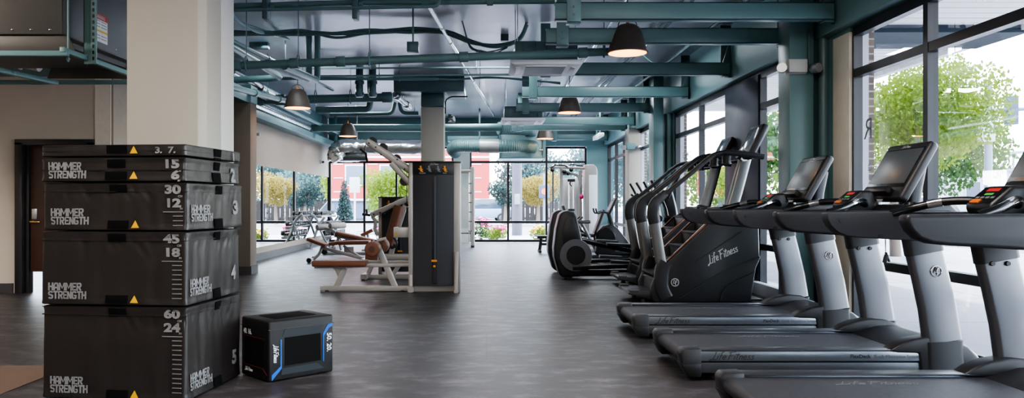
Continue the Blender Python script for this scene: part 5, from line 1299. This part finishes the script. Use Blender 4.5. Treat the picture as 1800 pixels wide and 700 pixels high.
def leaf_mat(name, c, var=.35):
    m = mat(name, c, .6, var=var, scale=1.6)
    b = m.node_tree.nodes['Principled BSDF']
    nt = m.node_tree; tr = nt.nodes.new('ShaderNodeBsdfTranslucent'); ms = nt.nodes.new('ShaderNodeMixShader'); ms.inputs[0].default_value = .45
    tr.inputs[0].default_value = tuple(min(1, q * 1.15) for q in c[:3]) + (1,)
    out = nt.nodes['Material Output']; nt.links.new(b.outputs[0], ms.inputs[1]); nt.links.new(tr.outputs[0], ms.inputs[2]); nt.links.new(ms.outputs[0], out.inputs[0])
    return m
LYG = leaf_mat('yellow_green_leaves', S(104, 126, 30)); LG = leaf_mat('green_leaves', S(66, 98, 40)); LBG = leaf_mat('hazed_blue_green_leaves', S(76, 104, 104)); LDG = leaf_mat('dark_green_leaves', S(36, 58, 56)); LOR = leaf_mat('autumn_leaves', S(132, 118, 52))  # blue-green set has distance haze put into its colour, for far trees
BARK = mat('grey_brown_bark', S(118, 104, 92), .9, var=.25, scale=12, bump=.4, bscale=30)
def leaves(blobs, n, size, seed):
    rnd = random.Random(seed); b = MB()
    tot = sum(r[0] * r[1] * r[2] for _, r in blobs)
    for c, r in blobs:
        k = int(n * r[0] * r[1] * r[2] / tot)
        for _ in range(k):
            while True:
                v = Vector((rnd.uniform(-1, 1), rnd.uniform(-1, 1), rnd.uniform(-1, 1)))
                if .25 < v.length <= 1: break
            p = Vector(c) + Vector((v.x * r[0], v.y * r[1], v.z * r[2]))
            R = Euler((rnd.uniform(0, 6.3), rnd.uniform(0, 6.3), rnd.uniform(0, 6.3))).to_matrix(); s = size * rnd.uniform(.6, 1.3)
            b.quad(*[p + R @ Vector(q) * s for q in ((-.5, 0, 0), (0, -.32, .05), (.5, 0, 0), (0, .32, .05))])
    return b
def tree(label, x, y, h, r, m, seed, n=2600, size=.26, trunk=.11, crown_z=None, z0=-.05, group='street trees', cdx=0.0):
    n = int(n * 3.2); size *= .5
    t = thing('tree', label, 'tree', (x, y, z0), 0, group); rnd = random.Random(seed)
    cz = crown_z if crown_z else h - r
    blobs = [((cdx, 0, cz), (r * .75, r * .75, r * .75))]
    for k in range(7):
        a = k * 2 * PI / 7 + rnd.uniform(-.3, .3); q = rnd.uniform(.45, .62)
        blobs.append(((cdx + r * .62 * math.cos(a), r * .62 * math.sin(a), cz + rnd.uniform(-.5, .55) * r), (r * q, r * q, r * q * .85)))
    leaves(blobs, n, size, seed).build('crown', m, t, smooth=False)
    b = MB(); b.tube(catmull([(0, 0, 0), (.03, .02, cz * .5), (cdx, 0, cz)], 5), [trunk * (1.15 - .7 * k / 10) for k in range(11)], 10)
    for k in range(5):
        a = k * 1.26; b.tube([(cdx * (.4 + .1 * k), 0, cz * (.62 + .06 * k)), (cdx + r * .5 * math.cos(a), r * .5 * math.sin(a), cz + .3 * r)], [trunk * .4, trunk * .15], 6)
    b.build('trunk', BARK, t)
    return t
tree('leafy yellow-green street tree outside the near window, its trunk rising between two treadmills', 9.45, 18.0, 5.9, 1.5, LYG, 3, n=3600, size=.2, crown_z=3.35, cdx=.75)
tree('bright tree outside behind the nearer street tree, left of the signal pole', 13.1, 26.5, 6.6, 2.1, LYG, 5, n=3000, size=.24, crown_z=3.5)
tree('green tree outside seen beside the dark infill panel', 13.4, 34, 7.5, 2.6, LG, 8, n=3000, size=.4, crown_z=3.9)
tree('pale green tree outside seen between the stair climber consoles', 9.0, 46, 7.0, 2.6, LBG, 9, n=2600, size=.4, crown_z=3.6)
tree('low bright tree outside behind the stair climber rails', 8.2, 27, 3.6, 1.2, LYG, 12, n=1400, size=.3, crown_z=2.0)
tree('yellow-green round tree outside the far glazing, left of the middle column', -4.05, 34, 3.3, 1.45, LYG, 21, n=2200, size=.26, crown_z=1.75)
tree('blue-green tree outside the far glazing right of the red building', 4.6, 66, 7.6, 3.4, LBG, 22, n=2600, size=.6, crown_z=3.4)
tree('autumn-tinted tree outside the far glazing by the utility pole', 3.1, 47, 3.6, 1.3, LOR, 23, n=1600, size=.26, crown_z=2.0)
tree('dark slim young tree outside just right of the red building', 1.1, 46, 3.6, .9, LDG, 24, n=900, size=.26, crown_z=1.7)
tree('green tree outside the far left corner, seen in the mirror', -11.8, 46, 5.2, 2.2, LG, 25, n=2200, size=.32, crown_z=2.6)
tree('golden tree outside seen in the mirror, far left', -14.5, 34, 5.6, 2.4, LOR, 26, n=2000, size=.36, crown_z=2.8)
tree('large pale tree farther off right of the utility pole', 12.0, 76, 8.5, 4.5, LBG, 27, n=2400, size=.7, crown_z=4)
tree('big green tree far off beyond the near window', 30, 52, 8.5, 4.0, LG, 28, n=2400, size=.6, crown_z=4.5)
# conifer
t = thing('conifer', 'dark slender conifer outside in front of the red building', 'tree', (-8.2, 45, -.1), 0, 'street trees')
leaves([((0, 0, .5 + k * .24), (.52 - k * .045, .52 - k * .045, .26)) for k in range(9)], 2600, .13, 31).build('crown', LDG, t, smooth=False)
MB().tube([(0, 0, 0), (0, 0, 2.3)], [.1, .03], 8).build('trunk', BARK, t)
# red apartment building
REDB = mat('red_fibre_cement', S(186, 66, 64), .7, var=.08, scale=.8)
WLINE = mat('white_building_trim', S(226, 222, 222), .6)
WINB = mat('dark_blue_window', S(88, 98, 120), .25, spec=.6)
t = thing('apartment_building', 'red apartment building with white trim and grey base across the street', 'building', (0, 62, -.1))
MB().bx(-26, .25, 0, 12, 1.6, 15).build('upper_wall', REDB, t, smooth=False)
MB().bx(-25.9, .15, .3, 11.5, 0, 1.6).build('base_wall', mat('grey_blue_base', S(98, 106, 130), .6), t, smooth=False)
for z in (1.6, 5.0, 8.4, 11.8):
    MB().bx(-26, .3, -.06, 0, z - .08, z + .08).build('floor_band', WLINE, t, smooth=False)
k = 0
for i in range(9):
    x = -25 + i * 2.75
    for z in (2.7, 6.1, 9.5):
        f = MB().bx(x, x + 1.7, -.08, 0, z, z + 1.7).build('window_frame', WLINE, t, smooth=False)
        MB().bx(x + .1, x + 1.6, -.1, -.07, z + .1, z + 1.6).build('pane', WINB, f, smooth=False)
    b = MB()
    for z in (2.2, 3.3, 4.4, 5.6, 6.7, 7.8, 9.2): b.bx(x + 1.85, x + 2.6, -.05, 0, z, z + .07)
    b.build('siding_lines', WLINE, t, smooth=False)
    MB().bx(x, x + 1.9, .22, .3, .1, 1.3).build('ground_window', WINB, t, smooth=False)
# distant light warehouse and truss bridge on the right
WH = mat('pale_warehouse_wall', S(206, 214, 222), .7)
t = thing('warehouse', 'low pale warehouse with one window beyond the near window', 'building', (33, 58, -.1))
MB().bx(0, 20, 0, 8, 0, 3.7).build('wall', WH, t, smooth=False); MB().bx(-.2, 20.2, -.2, 8.2, 3.7, 3.95).build('roof_edge', mat('grey_roof_edge', S(170, 178, 188), .6), t, smooth=False)
f = MB().bx(2.6, 3.8, -.06, 0, 1.6, 3.0).build('window_frame', WLINE, t, smooth=False); MB().bx(2.7, 3.7, -.09, -.05, 1.7, 2.9).build('pane', WINB, f, smooth=False)
b = MB()
for k in range(1, 12): b.bx(k * 1.7, k * 1.7 + .06, -.03, 0, 0, 3.7)
b.build('wall_seams', mat('wall_seam', S(180, 188, 198), .7), t, smooth=False)
STEEL = mat('weathered_bridge_steel', S(156, 172, 186), .6)
t = thing('truss_bridge', 'pale steel truss bridge far off beyond the near window', 'bridge', (48, 84, 0))
def pt(k): return (k * 2.2, 0, 4.4 + 2.4 * math.sin(PI * k / 10))
b = MB(); b.bar([pt(k) for k in range(11)], .3, .3); b.build('arch_chord', STEEL, t)
b = MB(); b.bar([(0, 0, 4.4), (22, 0, 4.4)], .35, .35); b.bar([(0, 0, 3.4), (22, 0, 3.4)], .3, .5); b.build('deck_chord', STEEL, t)
for k in range(1, 10):
    b = MB(); b.bar([(k * 2.2, 0, 4.4), pt(k)], .16, .16, up=(0, 1, 0)); b.bar([(k * 2.2, 0, 4.4), pt(k + 1 if k < 5 else k - 1)], .14, .14, up=(0, 1, 0)); b.build('truss_web', STEEL, t)
for x in (1, 21): MB().bx(x - .5, x + .5, -.5, .5, -.1, 3.3).build('bridge_pier', STEEL, t)
# signal pole
t = thing('traffic_signal', 'grey traffic signal pole with a mast arm beyond the near window', 'traffic light', (16.1, 25, -.12))
SG = mat('grey_galvanised_pole', S(126, 138, 152), .5, metal=.4)
MB().tube([(0, 0, 0), (0, 0, 5.2)], [.13, .1], 12).build('pole', SG, t); MB().tube([(0, 0, 4.3), (2.4, -.2, 4.4)], [.07, .05], 8).build('mast_arm', SG, t)
MB().bx(.55, .85, -.2, .1, 3.85, 4.75).build('signal_head', mat('dark_signal_housing', S(70, 84, 104), .5), t, bevel=.02)
MB().bx(-.35, .1, -.2, 0, 3.3, 4.3).build('street_sign', mat('pale_sign', S(190, 200, 212), .5), t)
# utility pole, street sign, pedestrian signal
t = thing('utility_pole', 'dark wooden utility pole just outside the right far glazing', 'pole', (1.18, 30, -.03))
MB().tube([(0, 0, 0), (0, 0, 8)], [.2, .16], 14).build('pole', mat('weathered_pole', S(86, 84, 92), .8, var=.2, scale=20, stretch=(1, 1, .1)), t)
b = MB(); b.bx(-.1, .1, -.24, -.18, 1.2, 1.6); b.build('meter_box', mat('grey_box', S(140, 146, 154), .5), t, bevel=.01)
t = thing('street_sign', 'blank white street sign on a thin white post outside the far left glazing', 'sign', (-5.1, 30.2, -.03))
MB().cyl((0, 0, 0), (0, 0, 2.2), .035, 10).build('post', WHITE, t); MB().bx(-.2, .2, -.06, -.03, 1.65, 2.25).build('sign_plate', WHITE, t, bevel=.01)
t = thing('pedestrian_signal', 'orange-lit pedestrian signal outside beside the right far mullion', 'signal', (2.25, 30.4, -.03))
MB().cyl((0, 0, 0), (0, 0, 2.4), .05, 10).build('post', SG, t)
h = MB().bx(-.2, .2, -.2, .05, 1.45, 1.95).build('housing', mat('dark_signal_housing', S(70, 84, 104), .5), t, bevel=.02)
MB().lathe([(0, -.215), (.12, -.215), (.12, -.2)], (0, 0, 1.7), 'y', 18).build('lamp', mat('orange_signal_lamp', S(240, 96, 50), .4, emit=S(255, 90, 40), estr=1.2), h)
# fence with dry grass
t = thing('wooden_fence', 'low weathered board fence across the street', 'fence', (1.0, 52, -.13))
for k in range(22):
    b = MB(); b.bx(k * .32, k * .32 + .28, 0, .04, 0, 1.5); b.build('board', mat('weathered_fence_board', S(40, 34, 30), .85, var=.2), t, smooth=False)
b = MB(); b.bx(0, 7, .04, .1, .3, .4); b.build('rail', MATS['weathered_fence_board'], t, smooth=False)
# cars
TYRE = mat('tyre_rubber', S(32, 32, 34), .8)
CGL = mat('car_glass', S(60, 72, 86), .15, spec=.8)
def car(label, x, y, rz, col, suv=False):
    t = thing('car', label, 'car', (x, y, -.13), rz, 'parked cars')
    h = 1.65 if suv else 1.42
    m = mat('car_paint_%d_%d_%d' % col, S(*col), .25, var=.02, coat=.6)
    b = MB(); b.prism([(-2.1, .35), (-2.15, .7), (-2.0, .88), (-1.2, .95), (-1.0, .97), (1.5, .97), (2.1, .9), (2.2, .6), (2.15, .32)], -.86, .86); b.build('body', m, t, bevel=.07, seg=3)
    b = MB(); b.prism([(-1.25, .94), (-.55, h - .06), (.0, h), (1.0, h), (1.45, h - .12), (1.95, .95)], -.74, .74); b.build('cabin', CGL, t, bevel=.06, seg=3)
    b = MB(); b.prism([(-.55, h - .05), (.0, h + .02), (1.0, h + .02), (1.42, h - .1), (1.0, h - .04), (.0, h - .05)], -.7, .7); b.build('roof', m, t, bevel=.015)
    for xx in (-1.35, 1.3):
        for s in (-1, 1):
            b = MB(); b.lathe([(0, -.1), (.3, -.1), (.33, -.07), (.33, .07), (.3, .1), (0, .1)], (xx, s * .8, .33), 'y', 22); w_ = b.build('wheel', TYRE, t)
            MB().lathe([(0, s * .105), (.19, s * .105), (.2, s * .1)], (xx, s * .8, .33), 'y', 18).build('hubcap', ALU, w_)
    for s in (-1, 1): MB().bx(-2.17, -2.08, s * .7 - .15, s * .7 + .15, .62, .74).build('headlamp', WLINE, t, bevel=.02)
    return t
car('white car parked on the street outside the far left glazing, left of the sign post', -9.2, 36, 0, (226, 228, 232))
car('silver car parked outside the far left glazing, right of the sign post', -3.6, 37.5, 0, (176, 182, 190), True)
car('blue-grey car parked far outside right of the pale pier', -.3, 55, .1, (130, 150, 176), True)
car('white car parked across the street behind the utility pole', 4.6, 57, 0, (230, 232, 236))
car('white van-like car parked beyond the near window', 19.0, 34.5, .4, (232, 234, 238), True)
car('red car parked outside seen by the dark infill panel', 15.3, 39.5, .2, (206, 70, 60), True)
car('grey car parked outside behind the stair climbers', 13.2, 43, 0, (150, 156, 166))
# flower beds right outside the far glazing
PINK = mat('pink_petals', S(226, 70, 160), .5, var=.2, scale=20); YEL = mat('yellow_petals', S(236, 196, 70), .5, var=.2, scale=20)
def flower_bush(label, x, y, r, h, m, pet, seed, n=320):
    t = thing('flowering_bush', label, 'bush', (x, y, -.03), 0, 'flowering bushes outside'); rnd = random.Random(seed)
    leaves([((0, 0, h * .5), (r, r * .8, h * .5)), ((r * .4, 0, h * .55), (r * .6, r * .5, h * .45))], n * 2, .07, seed).build('foliage', m, t, smooth=False)
    if pet:
        b = MB()
        for k in range(26):
            a = rnd.uniform(0, 6.28); q = r * math.sqrt(rnd.random()); b.ell((q * math.cos(a), q * math.sin(a) * .8 - .05, h * rnd.uniform(.6, 1.05)), (.05, .05, .035), 7, 5)
        b.build('blossoms', pet, t)
    b = MB()
    for k in range(4): b.tube([(0, 0, 0), (r * .5 * math.cos(k * 1.6), r * .4 * math.sin(k * 1.6), h * .7)], [.015, .006], 5)
    b.build('stems', BARK, t)
for i, (x, y, r, h, m, p, lab) in enumerate([(-.2, 25.2, .3, .75, LG, PINK, 'bush of pink flowers outside, closest to the pale pier'), (.35, 25.6, .35, .5, LYG, PINK, 'bush of pink flowers outside left of the right far mullion'), (.2, 26.4, .28, .35, LG, YEL, 'low yellow-flowered bush outside between the two pink bushes'), (1.7, 25.3, .3, .5, LYG, YEL, 'yellow-green flowering bush outside beside the utility pole'), (-3.3, 25.4, .35, .5, LG, PINK, 'pink-flowered bush outside the left far glazing behind the benches'), (-5.6, 25.6, .35, .5, LG, PINK, 'pink-flowered bush outside the far left corner, seen in the mirror'), (-2.2, 25.4, .3, .4, LYG, YEL, 'yellow-flowered bush outside hidden partly by the seated row tower')]):
    flower_bush(lab, x, y, r, h, m, p, 50 + i)
# ------------------------------------------------------------------ camera, sky, lamps
cam = bpy.data.cameras.new('camera'); co = bpy.data.objects.new('camera', cam); COL.objects.link(co)
cam.sensor_width = 36; cam.lens = 36 * F / 1800; cam.shift_x = (900 - VX) / 1800; cam.shift_y = (VY - 350) / 1800
co.location = (0, 0, CAMZ); co.rotation_euler = (PI / 2, 0, 0); cam.clip_end = 500
SC.camera = co
w = bpy.data.worlds.new('world'); SC.world = w; w.use_nodes = True
nt = w.node_tree; bg = nt.nodes['Background']
sky = nt.nodes.new('ShaderNodeTexSky'); sky.sky_type = 'NISHITA'; sky.sun_disc = False
sky.sun_elevation = math.radians(52); sky.sun_rotation = math.radians(60); sky.dust_density = 2.0; sky.air_density = 1.0; sky.ozone_density = .6
mxs = nt.nodes.new('ShaderNodeMix'); mxs.data_type = 'RGBA'; mxs.inputs[0].default_value = .45
mxs.inputs[7].default_value = (4.6, 4.9, 5.4, 1)
nt.links.new(sky.outputs[0], mxs.inputs[6]); nt.links.new(mxs.outputs[2], bg.inputs[0]); bg.inputs[1].default_value = 1.7
sun = bpy.data.lights.new('sun', 'SUN'); sun.energy = 7.5; sun.angle = math.radians(.6); sun.color = (1, .96, .9)
so = bpy.data.objects.new('sun', sun); COL.objects.link(so); so.rotation_euler = Vector((-.62, -.35, -1.0)).to_track_quat('-Z', 'Y').to_euler()
def area(name, loc, sx, sy, power, col, direction):
    l = bpy.data.lights.new(name, 'AREA'); l.shape = 'RECTANGLE'; l.size = sx; l.size_y = sy; l.energy = power; l.color = col
    o = bpy.data.objects.new(name, l); COL.objects.link(o); o.location = loc
    o.rotation_euler = Vector(direction).to_track_quat('-Z', 'Z' if abs(direction[2]) < .9 else 'Y').to_euler()
    return o
# daylight entering through each window bank (skylight outside the glass)
WIN = 0
for y, L_, p in () if not WIN else ((1.5, 11, 420), (11.8, 6, 230), (17.5, 2.6, 90), (21.5, 4, 150)):
    area('window_daylight', (XR + .75, y, 1.7), L_, 2.4, p, (.86, .93, 1), (-1, 0, -.05))
for x, L_, p in () if not WIN else ((-2.9, 3.6, 230), (1.25, 3.4, 260)):
    area('window_daylight', (x, YF + .6, 1.6), L_, 2.4, p, (.9, .95, 1), (0, -1, -.05))
# unseen fill lights added overhead around the camera to brighten the foreground
for x, y, p in ((-2.0, 2.5, 80), (-2.5, -2.0, 90), (1.2, 3.5, 60)):
    area('entrance_fill', (x, y, 3.7), 1.2, 1.2, p, (1, .9, .8), (0, 0, -1))
# cool fill lights added under the training floor ceiling, no fixtures there
for x, y, p in ((-3.0, 12.6, 14), (.0, 13.0, 20), (2.3, 12.4, 20), (-3.0, 17.5, 30), (.0, 18.0, 32), (2.3, 17.0, 34), (-3.0, 21.0, 26), (-.4, 20.6, 26), (2.6, 20.2, 36)):
    area('training_floor_fill', (x, y, 3.74), 1.2, .6, p, (.9, .95, 1), (0, 0, -1))
area('hall_fill', (-7.0, 4.6, 3.6), 1.0, 1.0, 170, (1, .88, .76), (-.05, .75, -.65))  # added fill that brightens the left side, no lamp seen there
area('corridor_light', (-5.8, 11.3, 2.7), .5, .5, 1.6, (1, .66, .38), (0, 0, -1))
SC.view_settings.view_transform = 'AgX'
try: SC.view_settings.look = 'AgX - Medium High Contrast'
except Exception: pass
SC.view_settings.exposure = 1.15
cy = SC.cycles
cy.max_bounces = 8; cy.diffuse_bounces = 4; cy.glossy_bounces = 4; cy.transmission_bounces = 4; cy.transparent_max_bounces = 12
cy.sample_clamp_indirect = 6; cy.caustics_reflective = False; cy.caustics_refractive = False
